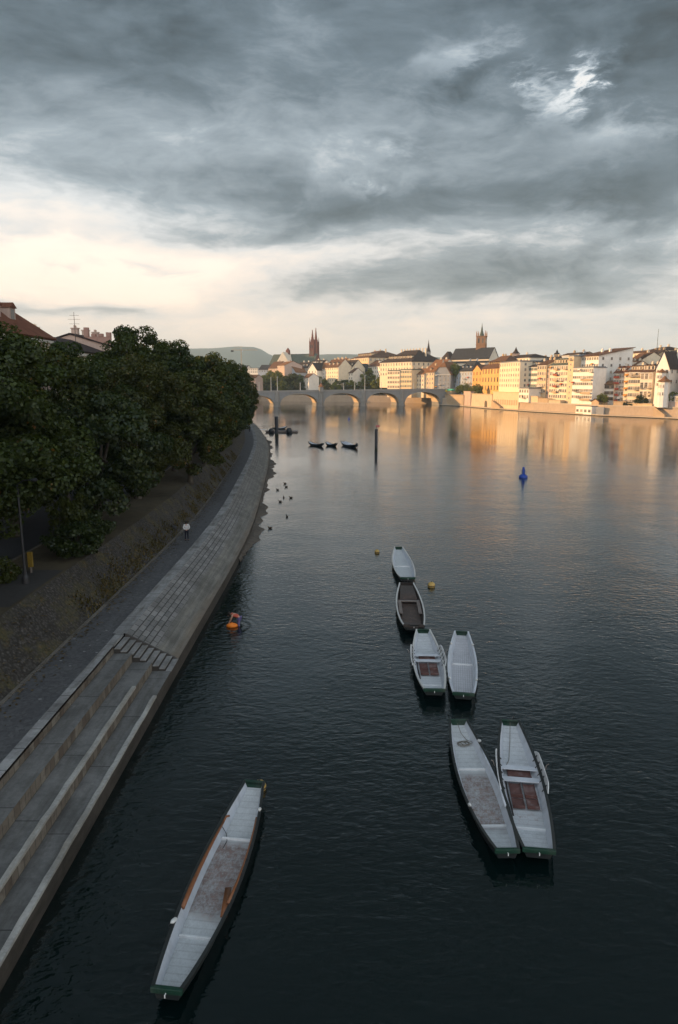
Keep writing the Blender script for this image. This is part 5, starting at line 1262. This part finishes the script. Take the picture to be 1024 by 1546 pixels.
# ------------------------------------------------------------------ arched stone bridge
m_bridge = wall_mat("bridge_stone", (.25, .245, .24)); m_pier = wall_mat("pier_stone", (.27, .25, .225)); m_arch_lit = wall_mat("arch_soffit_lit", (.62, .48, .34))  # sunlight under the arches is put into the soffit colour
P0, P1 = Vector((-78.0, 458, 0)), Vector((73.5, 500, 0)); bd_ = (P1-P0).normalized(); bn = Vector((-bd_.y, bd_.x, 0)); BL = (P1-P0).length
brz = math.atan2(bd_.y, bd_.x)
br_ = empty("arch_bridge", (P0.x, P0.y, 0), brz, "grey stone arch bridge with six low arches crossing the river", "bridge")
def bx_of(px):          # distance along the bridge axis hit by the sight line px
    u = (px-512)/F
    return (u*(P0.y*math.cos(PITCH)+9*.186)-P0.x)/(bd_.x-u*bd_.y*math.cos(PITCH))
piers = [bx_of(p) for p in (351, 418.5, 484.5, 549, 607)]+[BL]
piers[0] = max(1.0, piers[0]) if piers[0] > -20 else 1.0
piers = [0.0]+[p for p in piers if p > 12]
def deck(x): return 9.3+1.5*(x/BL)
pw = 4.4
W_B = 16.0
mb = MB(); top = []; bot = []
for i in range(len(piers)-1):
    a, c_ = piers[i]+(pw/2 if i else 0), piers[i+1]-(pw/2 if i < len(piers)-2 else 0)
    n = 26
    for j in range(n+1):
        t = j/n; x = a+(c_-a)*t; s_ = 2*t-1
        zc = deck((a+c_)/2)-1.15; zs = 2.3
        zz_ = zs+(zc-zs)*math.sqrt(max(0, 1-abs(s_)**2.15))
        bot.append((x, zz_, i))
for y in (0, W_B):
    mb = MB()
    for k_ in range(len(bot)-1):
        (x0, z0, i0), (x1, z1, i1) = bot[k_], bot[k_+1]
        mb.quad([(x0, y, z0 if i0 == i1 else 2.3), (x1, y, z1 if i0 == i1 else 2.3), (x1, y, deck(x1)), (x0, y, deck(x0))])
    mb.build("spandrel_wall", m_bridge, br_)
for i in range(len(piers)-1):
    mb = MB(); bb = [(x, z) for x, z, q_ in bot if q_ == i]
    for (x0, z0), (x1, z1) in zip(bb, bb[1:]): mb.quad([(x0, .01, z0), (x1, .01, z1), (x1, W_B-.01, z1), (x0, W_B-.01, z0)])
    mb.build("arch_vault", m_arch_lit, br_)
    mb = MB()
    for (x0, z0), (x1, z1) in zip(bb, bb[1:]): mb.quad([(x0, -.12, z0-.03), (x1, -.12, z1-.03), (x1, -.12, z1+.45), (x0, -.12, z0+.45)]); mb.quad([(x0, -.12, z0-.03), (x1, -.12, z1-.03), (x1, .02, z1-.03), (x0, .02, z0-.03)])
    mb.build("arch_ring", m_pier, br_)
for p in piers[1:-1]:
    mb = MB(); mb.prism([(p-pw/2, 0), (p-pw/2, W_B), (p, W_B+3), (p+pw/2, W_B), (p+pw/2, 0), (p, -3.2)], 'z', -3, 3.4)
    mb.prism([(p-pw/2+.5, .1), (p-pw/2+.5, W_B-.1), (p+pw/2-.5, W_B-.1), (p+pw/2-.5, .1), (p+.6, -1.4), (p-.6, -1.4)], 'z', 3.4, deck(p)+.1)
    mb.prism([(p-pw/2-.4, -.5), (p-pw/2-.4, W_B+.5), (p, W_B+3.6), (p+pw/2+.4, W_B+.5), (p+pw/2+.4, -.5), (p, -3.8)], 'z', -3, .5)
    mb.build("pier", m_pier, br_)
mb = MB(); mb.prism([(0, deck(0)-.3), (BL+34, deck(BL)+.2), (BL+34, deck(BL)+.5), (0, deck(0))], 'y', -.25, W_B+.25); mb.build("deck_slab", m_bridge, br_)
for y in (-.1, W_B-.3):
    mb = MB(); mb.prism([(0, deck(0)), (BL+30, deck(BL)+.3), (BL+30, deck(BL)+1.35), (0, deck(0)+1.1)], 'y', y, y+.4); mb.build("parapet", m_pier, br_)
mb = MB(); mb.box(BL+6, W_B/2, 5, 12, W_B-.1, 12.4); mb.build("abutment", m_bridge, br_)
mb = MB(); mb.box(-7, W_B/2, 4, 14, W_B-.1, 12); mb.build("abutment", m_bridge, br_)
# little chapel on the middle pier
xc = piers[2] if len(piers) > 3 else BL/2
cp = P0+bd_*bx_of(484.5)+bn*(-1.0); o = empty("bridge_chapel", (cp.x, cp.y, deck(70)), brz, "tiny stone chapel standing on a middle pier of the bridge", "chapel")
MB().box(0, 0, 1.7, 2.6, 2.6, 3.4).build("wall", m_pier, o); MB().lathe([(2.2, 3.3), (.1, 6.0)], 4).build("roof", ROOF['rust'], o)
for i, (px, top_, lab) in enumerate([(392.5, 577, "short lamp mast leftmost on the bridge"), (410, 570, "slim white mast, first of the close pair on the bridge"), (420, 569, "stouter white mast, second of the close pair on the bridge"), (454, 578, "short lamp mast standing over the second visible arch"),
        (486, 572, "lamp mast above the chapel pier of the bridge"), (519.5, 578, "short lamp mast over the middle arch"), (537, 574, "white lamp mast left of the branching lamp"), (551.5, 566, "tallest yellowish lamp mast over the fourth pier"), (577, 577, "lamp mast before the round trees by the bridge"), (625, 579, "lamp mast in front of the yellow houses"), (648, 574, "white lamp mast near the right bridge end")]):
    x = bx_of(px); b_ = P0+bd_*x+bn*(.8 if i % 2 else 2.0)
    o = empty("bridge_lamp", (b_.x, b_.y, deck(x)), brz, lab, "lamp mast", "lamp masts along the bridge"); hh = zat(top_, b_.y)-deck(x)
    MB().lathe([(.22, 0), (.14, hh), (0, hh+.1)], 8).build("mast", M_RIML, o); mb = MB(); mb.box(0, 0, hh-.1, 2.4 if px in (551.5, 648) else .9, .25, .22); mb.build("lamp_head", M_RIML, o)

# ------------------------------------------------------------------ left bank houses behind the trees
GL = "houses behind the trees on the left bank"
def hl(label, y0, y1, x, ze, zr, depth, roof, wall, rc, **kw):
    return house(label, Vector((x, y0, 0)), Vector((x, y1, 0)), 4.55, ze, zr, depth, roof, wall, rc, group=GL, cat="house", name="townhouse", **kw)
hl("red roofed house with dormers rising over the nearest left trees", 58, 94, -38.5, 21.6, 27.6, 14, 'hip', 'pink', 'red', floors=5, cols=11, fh=3.2, dormers=7, dscale=1.25, chim=2, hipf=.40)
hl("cream house with dark roof between red roofed and pink chimney houses", 94.2, 117.5, -38.5, 20.6, 22.9, 13, 'side', 'cream', 'dark', floors=5, cols=8, fh=3.2, chim=1)
r_, g_ = hl("pink house with tall stepped chimney wall among the left trees", 117.7, 136, -38.5, 22.0, 24.0, 13, 'side', 'pink', 'dark', floors=5, cols=6, fh=3.2, chim=3)
mb = MB(); gx = -g_['hw']+.35; mb.box(gx, 2.0, g_['H']+.6, .6, 4.4, 2.0)
for i, (y, h_) in enumerate(((.0, .7), (1.3, .5), (2.5, .45), (3.7, 1.5))): mb.box(gx, y+.15, g_['H']+1.6+h_/2, .75, .7, h_)
mb.build("stepped_gable", wall_mat("firewall_pink", (.40, .24, .19)), r_)
ys_ = 136.2
for i, (wd, ze, zr, wl, rc, lab) in enumerate([(22, 16.5, 19.2, 'white', 'dark', "white townhouse behind the trees right of the pink house"), (26, 15.5, 18.4, 'cream', 'brown', "cream townhouse hidden in the middle of the tree row"), (24, 16, 18.8, 'pale', 'red', "pale townhouse with red roof deep behind the trees"), (28, 15, 17.8, 'sand', 'brown', "sandy townhouse towards the far end of the trees"), (30, 15, 17.8, 'cream', 'dark', "cream townhouse at the far end of the tree row")]):
    xx = edge_x(ys_+wd/2)-29.5; hl(lab, ys_, ys_+wd, xx, ze, zr, 12, 'side', wl, rc, floors=2, cols=6, chim=1); ys_ += wd+.2
hl("white corner townhouse nearest the viewer, left of the picture", 26, 57.5, -38.5, 22.5, 27, 14, 'hip', 'white', 'brown', floors=5, cols=9, fh=3.3, chim=2, dormers=5)
hl("tall bank side house beside the bridge head, left of the picture", -12, 25.5, -38.5, 24, 29, 14, 'hip', 'cream', 'brown', floors=5, cols=9, fh=3.3, chim=2)
am = empty("roof_antenna", (-42.0, 112, 22.0), 0, "television aerial with cross bars on the cream left house", "antenna")
MB().lathe([(.06, 0), (.035, 5.0)], 6).build("mast", M_IRON, am)
for z, l in ((3.2, 1.6), (3.9, 1.9), (4.5, 1.5), (2.4, 1.0)): MB().box(0, 0, z, l, .04, .04).build("cross_bar", M_IRON, am)
# crane far away under the hill
cr = atY(365, 556, 1250); o = empty("tower_crane", (cr.x, cr.y, 8), 0, "pale tower crane far away in front of the hill", "crane"); ht = zat(527, 1250)-8
mb = MB()
for sx_ in (-.8, .8):
    for sy_ in (-.8, .8): mb.box(sx_, sy_, ht/2, .35, .35, ht)
n = 16
for i in range(n): mb.tube([(-.8, -.8, ht*i/n), (.8, -.8, ht*(i+1)/n)], .14, 4); mb.tube([(.8, .8, ht*i/n), (-.8, .8, ht*(i+1)/n)], .14, 4)
mb.build("mast", plain("crane_paint", (.55, .40, .25), .6), o)
mb = MB(); mb.box(5, 0, ht-2, 48, .9, .5); mb.box(5, 0, ht-.8, 44, .3, .3); mb.tube([(0, 0, ht+4.5), (26, 0, ht-.6)], .16, 4); mb.tube([(0, 0, ht+4.5), (-16, 0, ht-.6)], .16, 4); mb.build("jib", plain("crane_paint", (.55, .40, .25), .6), o)
MB().box(-16, 0, ht-3.5, 5, 1.6, 3).build("counterweight", M_IRON, o); MB().lathe([(.5, ht), (.15, ht+4.6)], 4).build("cat_head", M_RIML, o); MB().box(1.6, 0, ht-3.6, 2.0, 1.8, 2.4).build("cab", M_SIDE, o)
# ------------------------------------------------------------------ foliage
def leaf_mat(name, dark, mid, light, autumn=None, am=.62):
    m = bpy.data.materials.new(name); m.use_nodes = True; t = m.node_tree; t.nodes.clear(); k = NT(t)
    out = k.node('ShaderNodeOutputMaterial'); g = k.node('ShaderNodeNewGeometry'); v = k.coord()
    c = k.ramp(g.outputs['Random Per Island'], [(0, dark), (.5, mid), (.9, light), (1, tuple(x*1.25 for x in light))])
    ob = k.node('ShaderNodeObjectInfo').outputs['Random']
    c = k.mix(1.0, c, k.ramp(ob, [(0, (.86, .88, .74)), (.35, (1.0, 1.0, 1.0)), (.7, (1.22, 1.06, .8)), (1, (.92, .80, .68))]), blend='MULTIPLY')
    n = k.noise(v, .34, 3, .6)
    c = k.mix(k.ramp(n, [(.35, 0.0), (.65, .6)]), c, tuple(.5*a+.5*b_ for a, b_ in zip(dark, mid)))
    if autumn:
        oi = k.node('ShaderNodeObjectInfo').outputs['Random']
        n2 = k.noise(k.vmath('ADD', v, k.vmath('SCALE', (37.0, 11.0, 23.0), None, oi)), .55, 4, .65)
        c = k.mix(k.ramp(k.math('ADD', n2, k.math('MULTIPLY', k.math('SUBTRACT', g.outputs['Random Per Island'], .5), .10)), [(am, 0.0), (am+.05, .85)]), c, k.ramp(g.outputs['Random Per Island'], [(0, tuple(x*.6 for x in autumn)), (1, autumn)]))
    d_ = k.node('ShaderNodeBsdfDiffuse'); tr = k.node('ShaderNodeBsdfTranslucent'); gl = k.node('ShaderNodeBsdfGlossy'); gl.inputs['Roughness'].default_value = .45
    k.put(d_.inputs[0], c); k.put(tr.inputs[0], k.mix(1.0, c, (1.3, 1.25, .6), blend='MULTIPLY')); gl.inputs[0].default_value = (.9, .95, 1, 1)
    m1 = k.node('ShaderNodeMixShader'); m1.inputs[0].default_value = .30; k.l.new(d_.outputs[0], m1.inputs[1]); k.l.new(tr.outputs[0], m1.inputs[2])
    m2 = k.node('ShaderNodeMixShader'); m2.inputs[0].default_value = .022; k.l.new(m1.outputs[0], m2.inputs[1]); k.l.new(gl.outputs[0], m2.inputs[2])
    k.l.new(m2.outputs[0], out.inputs[0]); return m
L_PLANE = leaf_mat("plane_leaves", (.024, .038, .007), (.044, .064, .011), (.062, .082, .016), (.22, .09, .02), .655)
L_DARK = leaf_mat("dark_leaves", (.015, .028, .006), (.032, .049, .010), (.060, .077, .019), (.20, .13, .03), .72)
L_OLIVE = leaf_mat("olive_leaves", (.032, .042, .006), (.056, .068, .010), (.078, .087, .016), (.26, .11, .02), .635)
L_SUN = leaf_mat("riverside_leaves", (.085, .110, .014), (.135, .160, .022), (.185, .20, .034), (.24, .14, .03), .70)  # raised leaf colour stands in for sun on these crowns
M_BARK = plain("plane_bark", (.075, .062, .048), .9, .4, 2.5, .4, .15, dirt=(.14, .13, .10))

def crown_mesh(name, rx, ry, z0, z1, nclump, nleaf, size, mat, seed, droop=.0, clump_r=1.15, shape=1.0):
    rg = np.random.default_rng(seed)
    zc, rz_ = (z0+z1)/2, (z1-z0)/2
    cs = []
    while len(cs) < nclump:
        p = rg.uniform(-1, 1, 3); r_ = np.linalg.norm(p)
        if r_ > 1 or r_ < .38: continue
        wob = 1+.16*math.sin(3*math.atan2(p[1], p[0])+seed)+.10*math.sin(5*p[2]+seed*2)
        # wider below the middle, domed above
        tap = 1.0 if p[2] < 0 else (1-p[2]**2)**.15
        q = np.array([p[0]*rx*wob*tap, p[1]*ry*wob*tap, zc+p[2]*rz_])
        cs.append(q)
    cs = np.array(cs); cr = clump_r*rg.uniform(.65, 1.25, len(cs))
    idx = rg.integers(0, len(cs), nleaf)
    dv = rg.normal(0, 1, (nleaf, 3)); dv /= np.linalg.norm(dv, axis=1)[:, None]
    rad = rg.uniform(.35, 1.0, nleaf)**.5
    pos = cs[idx]+dv*(rad*cr[idx])[:, None]*np.array([1, 1, .72])
    # leaf planes: roughly facing outward and up, drooping a little
    out = dv*.8+rg.normal(0, .55, (nleaf, 3)); out[:, 2] += .55; out /= np.linalg.norm(out, axis=1)[:, None]
    a = np.cross(out, rg.normal(0, 1, (nleaf, 3))); a /= np.linalg.norm(a, axis=1)[:, None]
    if droop: a[:, 2] -= droop; a /= np.linalg.norm(a, axis=1)[:, None]
    b_ = np.cross(out, a); s_ = size*rg.uniform(.65, 1.3, nleaf)[:, None]
    V = np.empty((nleaf, 4, 3)); V[:, 0] = pos-a*s_*.5; V[:, 1] = pos+b_*s_*.36+out*s_*.07; V[:, 2] = pos+a*s_*.5-out*s_*.05; V[:, 3] = pos-b_*s_*.36+out*s_*.07
    me = bpy.data.meshes.new(name); me.vertices.add(nleaf*4); me.vertices.foreach_set("co", V.astype(np.float32).ravel())
    me.loops.add(nleaf*4); me.loops.foreach_set("vertex_index", np.arange(nleaf*4, dtype=np.int32))
    me.polygons.add(nleaf); me.polygons.foreach_set("loop_start", np.arange(0, nleaf*4, 4, dtype=np.int32)); me.polygons.foreach_set("loop_total", np.full(nleaf, 4, dtype=np.int32))
    me.materials.append(mat); me.update(calc_edges=True); me.validate()
    return me, cs
def trunk_mesh(name, cs, h_fork, r0, seed, nl=8):
    rg = random.Random(seed); mb = MB(); top = Vector((rg.uniform(-.3, .3), rg.uniform(-.3, .3), h_fork))
    mb.tube([(0, 0, -.3), (0, 0, .3), (top.x*.4, top.y*.4, h_fork*.5), top], [r0*1.5, r0*1.1, r0*.9, r0*.8], 10)
    lst = list(cs); rg.shuffle(lst)
    for c_ in lst[:nl]:
        c_ = Vector(c_); mid = top.lerp(c_, .5)+Vector((0, 0, .6)); mb.tube([top-Vector((0, 0, .3)), top.lerp(mid, .5), mid, c_], [r0*.55, r0*.42, r0*.28, r0*.10], 7)
        for q_ in range(2):
            e = Vector(lst[rg.randrange(len(lst))]); e = mid.lerp(e, .55); mb.tube([mid, mid.lerp(e, .5)+Vector((0, 0, .3)), e], [r0*.22, r0*.14, r0*.05], 5)
    return mb.mesh(name, M_BARK, True)
_tv = {}
def tree_kind(key, **kw):
    h_fork = kw.pop('fork'); r0 = kw.pop('r0'); nl = kw.pop('limbs', 8)
    me, cs = crown_mesh("crown", **kw); _tv[key] = (me, trunk_mesh("trunk", cs, h_fork, r0, kw['seed'], nl))
tree_kind('near_a', rx=5.9, ry=5.9, z0=2.6, z1=15.5, nclump=130, nleaf=52000, size=.25, mat=L_PLANE, seed=1, fork=4.0, r0=.36)
tree_kind('near_b', rx=5.8, ry=6.0, z0=2.0, z1=14.4, nclump=125, nleaf=50000, size=.25, mat=L_OLIVE, seed=2, fork=3.6, r0=.34)
tree_kind('chestnut', rx=6.3, ry=6.0, z0=1.6, z1=11.4, nclump=95, nleaf=36000, size=.33, mat=L_DARK, seed=3, droop=.7, fork=3.0, r0=.38)
tree_kind('tall', rx=6.0, ry=6.0, z0=3.0, z1=17.4, nclump=120, nleaf=46000, size=.28, mat=L_PLANE, seed=4, fork=4.4, r0=.36)
tree_kind('mid', rx=5.6, ry=5.7, z0=1.6, z1=15.2, nclump=110, nleaf=28000, size=.36, mat=L_PLANE, seed=5, fork=3.6, r0=.33)
tree_kind('mid2', rx=5.7, ry=5.6, z0=1.4, z1=14.4, nclump=105, nleaf=28000, size=.36, mat=L_OLIVE, seed=6, fork=3.4, r0=.33)
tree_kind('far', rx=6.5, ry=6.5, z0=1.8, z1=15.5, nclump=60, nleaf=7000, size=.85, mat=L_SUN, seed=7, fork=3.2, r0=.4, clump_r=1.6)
tree_kind('far2', rx=6.5, ry=6.5, z0=1.2, z1=13.5, nclump=55, nleaf=6000, size=.85, mat=L_OLIVE, seed=8, fork=3.0, r0=.4, clump_r=1.7)
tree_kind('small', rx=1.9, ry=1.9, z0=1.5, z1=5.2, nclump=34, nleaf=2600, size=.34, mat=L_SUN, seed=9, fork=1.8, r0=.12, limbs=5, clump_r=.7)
tree_kind('bush', rx=1.9, ry=1.7, z0=.15, z1=2.9, nclump=34, nleaf=5200, size=.22, mat=L_DARK, seed=10, fork=.5, r0=.07, limbs=6, clump_r=.6)
tree_kind('bush2', rx=1.2, ry=1.2, z0=.05, z1=1.5, nclump=22, nleaf=2600, size=.18, mat=L_OLIVE, seed=11, fork=.3, r0=.05, limbs=5, clump_r=.42)
tree_kind('sapling', rx=.9, ry=.9, z0=1.1, z1=3.6, nclump=16, nleaf=1300, size=.2, mat=L_OLIVE, seed=12, fork=1.4, r0=.035, limbs=4, clump_r=.45)
def tree(key, loc, label, rz=0.0, sc=1.0, sz=None, name="broadleaf_tree", cat="tree", group=None):
    me, tm = _tv[key]; o = empty(name, loc, rz, label, cat, group)
    o.scale = (sc, sc, sz or sc)
    link("crown" if cat != 'shrub' else "foliage", me, o); link("trunk" if cat != 'shrub' else "stem", tm, o); return o
GT = "trees lining the left bank road"
rows = [('near_b', 16, -21.5, 1.0, "roadside tree beside the bridge head, left of the picture"), ('near_a', 29, -21.8, 1.0, "large roadside tree cut by the left picture edge, nearest the viewer"),
    ('near_a', 40.5, -21.8, 1.02, "big leafy tree rising in front of the red roofed house"), ('near_b', 51, -24.8, 1.05, "olive green tree behind the chestnut, under the red roof"),
    ('chestnut', 54.3, -19.6, .98, "dark chestnut with large drooping leaves hanging over the bank"), ('near_a', 63, -25.5, .98, "tree filling the gap below the television aerial"),
    ('near_b', 68, -20.3, .95, "olive tree directly behind the dark chestnut"), ('tall', 79, -23.6, 1.02, "tallest tree of the row, standing clear above the others"), ('mid2', 80, -17.6, .92, "olive tree at the bank edge below the tallest tree"),
    ('tall', 90, -21.8, .97, "tree just right of the tallest tree crown")]
for key, y, x, sc, lab in rows: tree(key, (x, y, 4.5), lab, random.uniform(0, 6.28), sc, group=GT)
ordn = ["first", "second", "third", "fourth", "fifth", "sixth", "seventh", "eighth", "ninth", "tenth", "eleventh", "twelfth", "thirteenth", "fourteenth", "fifteenth", "sixteenth", "seventeenth", "eighteenth", "nineteenth", "twentieth", "twenty-first", "twenty-second"]
yy_ = 99.0; i = 0
while yy_ < 285:
    off = 9.0+random.uniform(-.8, .8)
    p = edge_pt(yy_, off, 4.5); key = ('mid2', 'mid')[i % 2]
    tree(key, p, "%s green bank tree counted from the tallest tree towards the bridge" % ordn[i], random.uniform(0, 6.28), random.uniform(.93, 1.08), random.uniform(.86, 1.14) if yy_ < 200 else random.uniform(.82, .98), group=GT)
    yy_ += random.uniform(9.2, 11.2); i += 1
i = 0; yy_ = 100.0
while yy_ < 240:
    p = edge_pt(yy_, 19.0, 4.5); tree('tall' if i % 3 == 0 else 'mid', p, "%s tree of the back row behind the bank trees" % ordn[i], random.uniform(0, 6.28), .95, group=GT); yy_ += random.uniform(15, 19); i += 1
# low growth at the head of the slope
for key, p, sc, lab in [('bush', (-17.7, 44.5, 4.3), .95, "dark leafy shrub growing on top of the cobbled slope"), ('bush', (-18.2, 49.3, 4.4), .8, "smaller dark shrub behind the leafy shrub on the slope top"), ('bush2', (-20.4, 35.6, 4.5), 1.15, "yellowish low shrub at the left picture edge by the apron"), ('bush2', (-19.9, 38.6, 4.5), .9, "rusty low shrub at the foot of the lamp post")]:
    tree(key, p, lab, random.uniform(0, 6.28), sc, name="shrub", cat="shrub")
for j, (p, lab) in enumerate([((-18.9, 46.0, 4.5), "thin sapling nearest the lamp post on the verge"), ((-19.4, 47.4, 4.5), "thin sapling in the middle of the verge group"), ((-18.7, 48.6, 4.5), "thin sapling farthest back in the verge group")]):
    tree('sapling', p, lab, j*2.0, 1.0, name="sapling", cat="tree", group="saplings on the verge")
# trees beyond the bridge and on the right bank
GF = "trees on the far bank beyond the bridge"
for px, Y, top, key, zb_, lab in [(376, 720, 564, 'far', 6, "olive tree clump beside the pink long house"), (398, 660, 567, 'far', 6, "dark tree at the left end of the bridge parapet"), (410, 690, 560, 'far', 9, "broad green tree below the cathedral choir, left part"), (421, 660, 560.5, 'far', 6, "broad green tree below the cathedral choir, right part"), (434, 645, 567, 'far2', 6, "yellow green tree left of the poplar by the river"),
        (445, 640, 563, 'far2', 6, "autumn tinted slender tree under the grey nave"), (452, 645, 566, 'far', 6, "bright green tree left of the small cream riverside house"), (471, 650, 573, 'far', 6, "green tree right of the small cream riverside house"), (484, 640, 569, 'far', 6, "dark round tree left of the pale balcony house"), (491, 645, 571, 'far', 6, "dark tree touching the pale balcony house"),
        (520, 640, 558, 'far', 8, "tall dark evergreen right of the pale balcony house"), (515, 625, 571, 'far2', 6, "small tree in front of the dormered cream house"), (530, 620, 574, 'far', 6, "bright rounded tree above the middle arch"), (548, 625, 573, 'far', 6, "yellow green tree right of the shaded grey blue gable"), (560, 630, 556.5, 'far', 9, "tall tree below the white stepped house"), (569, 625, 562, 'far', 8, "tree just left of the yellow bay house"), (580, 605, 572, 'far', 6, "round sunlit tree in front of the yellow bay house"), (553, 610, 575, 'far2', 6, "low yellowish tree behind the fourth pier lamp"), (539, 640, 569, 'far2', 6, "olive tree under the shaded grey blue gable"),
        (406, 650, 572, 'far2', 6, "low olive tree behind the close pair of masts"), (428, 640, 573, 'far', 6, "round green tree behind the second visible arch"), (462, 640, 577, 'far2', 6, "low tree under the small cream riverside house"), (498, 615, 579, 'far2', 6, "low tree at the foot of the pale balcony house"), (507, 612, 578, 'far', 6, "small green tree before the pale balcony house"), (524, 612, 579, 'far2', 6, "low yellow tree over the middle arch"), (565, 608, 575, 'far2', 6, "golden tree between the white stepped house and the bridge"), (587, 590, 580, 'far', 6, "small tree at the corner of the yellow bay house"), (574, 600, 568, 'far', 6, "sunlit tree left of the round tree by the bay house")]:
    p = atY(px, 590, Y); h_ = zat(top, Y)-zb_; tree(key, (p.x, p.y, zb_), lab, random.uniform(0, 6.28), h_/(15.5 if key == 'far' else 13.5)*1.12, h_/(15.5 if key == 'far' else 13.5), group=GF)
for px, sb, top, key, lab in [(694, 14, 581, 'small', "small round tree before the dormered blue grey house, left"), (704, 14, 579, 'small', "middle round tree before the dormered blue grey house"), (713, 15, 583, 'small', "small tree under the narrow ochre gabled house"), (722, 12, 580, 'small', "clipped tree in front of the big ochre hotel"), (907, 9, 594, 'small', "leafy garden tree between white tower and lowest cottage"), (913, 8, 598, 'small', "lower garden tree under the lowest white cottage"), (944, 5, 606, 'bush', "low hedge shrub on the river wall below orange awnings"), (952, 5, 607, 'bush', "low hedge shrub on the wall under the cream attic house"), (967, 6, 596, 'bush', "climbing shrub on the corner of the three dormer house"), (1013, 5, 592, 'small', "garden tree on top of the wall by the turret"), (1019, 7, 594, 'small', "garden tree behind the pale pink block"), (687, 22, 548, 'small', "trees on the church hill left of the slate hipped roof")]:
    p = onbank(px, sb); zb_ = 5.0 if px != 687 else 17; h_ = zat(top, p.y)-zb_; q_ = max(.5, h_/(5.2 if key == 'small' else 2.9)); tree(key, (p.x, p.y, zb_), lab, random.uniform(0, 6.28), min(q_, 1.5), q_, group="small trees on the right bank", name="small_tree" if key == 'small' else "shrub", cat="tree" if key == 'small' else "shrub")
# fallen leaves along the foot of the slope
rg = np.random.default_rng(5); mb = MB()
for i in range(2600):
    y = rg.uniform(14, 130); off = 5.75-abs(rg.normal(0, .5)) if rg.random() < .55 else rg.uniform(5.9, 7.8)
    z = 2.215 if off < 5.8 else 2.28+(off-5.8)/2.2*2.3
    p = edge_pt(y, off, z+.02); a = rg.uniform(0, 6.28); s_ = rg.uniform(.05, .13)
    mb.quad([p+Vector((s_*math.cos(a), s_*math.sin(a), 0)), p+Vector((-s_*.6*math.sin(a), s_*.6*math.cos(a), .02)), p-Vector((s_*math.cos(a), s_*math.sin(a), 0)), p+Vector((s_*.6*math.sin(a), -s_*.6*math.cos(a), .02))])
me = bpy.data.meshes.new("fallen_leaves"); me.from_pydata(mb.v, [], mb.f); me.materials.append(leaf_mat("dead_leaves", (.06, .045, .02), (.12, .09, .05), (.20, .16, .11)))
tag(link("fallen_leaves", me), kind="stuff")

# weeds rooted between the cobbles: tufts in drifts along the slope
rg = np.random.default_rng(8); mb = MB()
centres = [(y, 5.9+abs(rg.normal(0, .55)), rg.uniform(.3, 1.0)) for y in np.concatenate([rg.uniform(38, 130, 150), rg.uniform(41, 58, 40)])]
for (y0, off, r_) in centres:
    off = min(off, 7.9)
    for i in range(int(46*r_)):
        y = y0+rg.normal(0, .45*r_*1.4); o_ = min(8.0, max(5.84, off+rg.normal(0, .28*r_))); z = 2.24+(o_-5.8)/2.2*2.3
        p = edge_pt(y, o_, z); a = rg.uniform(0, 6.28); hgt = rg.uniform(.06, .24)*r_; wd_ = rg.uniform(.02, .06)
        d_ = Vector((math.cos(a), math.sin(a), 0)); sd = Vector((-d_.y, d_.x, 0))
        mb.quad([p-sd*wd_, p+sd*wd_, p+d_*hgt*.5+Vector((0, 0, hgt))+sd*wd_*.6, p+d_*hgt*.5+Vector((0, 0, hgt))-sd*wd_*.6])
me = bpy.data.meshes.new("weeds"); me.from_pydata(mb.v, [], mb.f); me.materials.append(leaf_mat("weed_leaves", (.04, .040, .012), (.075, .065, .022), (.12, .088, .035)))
tag(link("weed_ground_cover", me), kind="stuff")
# balconies, bays and blinds that break up the river fronts
rgb = random.Random(21)
bal_meshes = []
for wd_, mt in ((2.2, M_IRON), (2.8, WALL['tan']), (2.2, WALL['white']), (3.2, M_TWOOD)):
    mb = MB(); mb.box(0, -.6, 0, wd_, 1.2, .14, 0); mb.box(0, -1.18, .5, wd_, .05, .08, 1); mb.box(0, -1.18, .95, wd_, .06, .07, 1)
    for i in range(9): mb.box(-wd_/2+wd_*i/8, -1.18, .5, .04, .04, .95, 1)
    bal_meshes.append(mb.mesh("balcony", [M_TWOOD, mt]))
awn_meshes = []
for mt in (m_awn_r, m_awn_o, WALL['white'], WALL['beige']):
    mb = MB(); mb.prism([(-.02, .35), (-.95, -.25), (-.95, -.42), (-.02, .2)], 'x', -.85, .85); awn_meshes.append(mb.mesh("awning", mt))
for o in list(bpy.data.objects):
    if o.get("group") != G1 or o.type != 'EMPTY' or o.parent: continue
    wins = [c for c in o.children if c.name.split('.')[0] == 'window' and abs(c.rotation_euler.z) < .1]
    if len(wins) < 8 or "hotel" in o["label"] and "ochre" in o["label"]: continue
    for c in wins:
        q = rgb.random()
        if q < .10: link("balcony", rgb.choice(bal_meshes), o, (c.location.x, -.02, c.location.z-.35))
        elif q < .17: link("awning", rgb.choice(awn_meshes), o, (c.location.x, -.14, c.location.z+1.35))
# low garden terraces between the wall and the houses
for (a, b_, sb, yt, mt, lab) in ((798, 812, 4.6, 598.5, 'sand', "low sandy garden terrace under the pale dark roofed house"), (812.5, 827, 4.6, 601.5, 'tan', "lower tan garden terrace below the tall pale plain house"), (828, 846, 4.4, 604, 'beige', "long low planted terrace below the red balcony apartments"), (926, 945, 4.6, 606.5, 'tan', "low tan terrace wall below the red balcony white house"), (948, 984, 4.6, 609.5, 'sand', "low sandy terrace below the cream attic and three dormer houses")):
    wallbox(lab, a, b_, sb, yt, 4.9, 3.4, WALL[mt], "garden_wall")
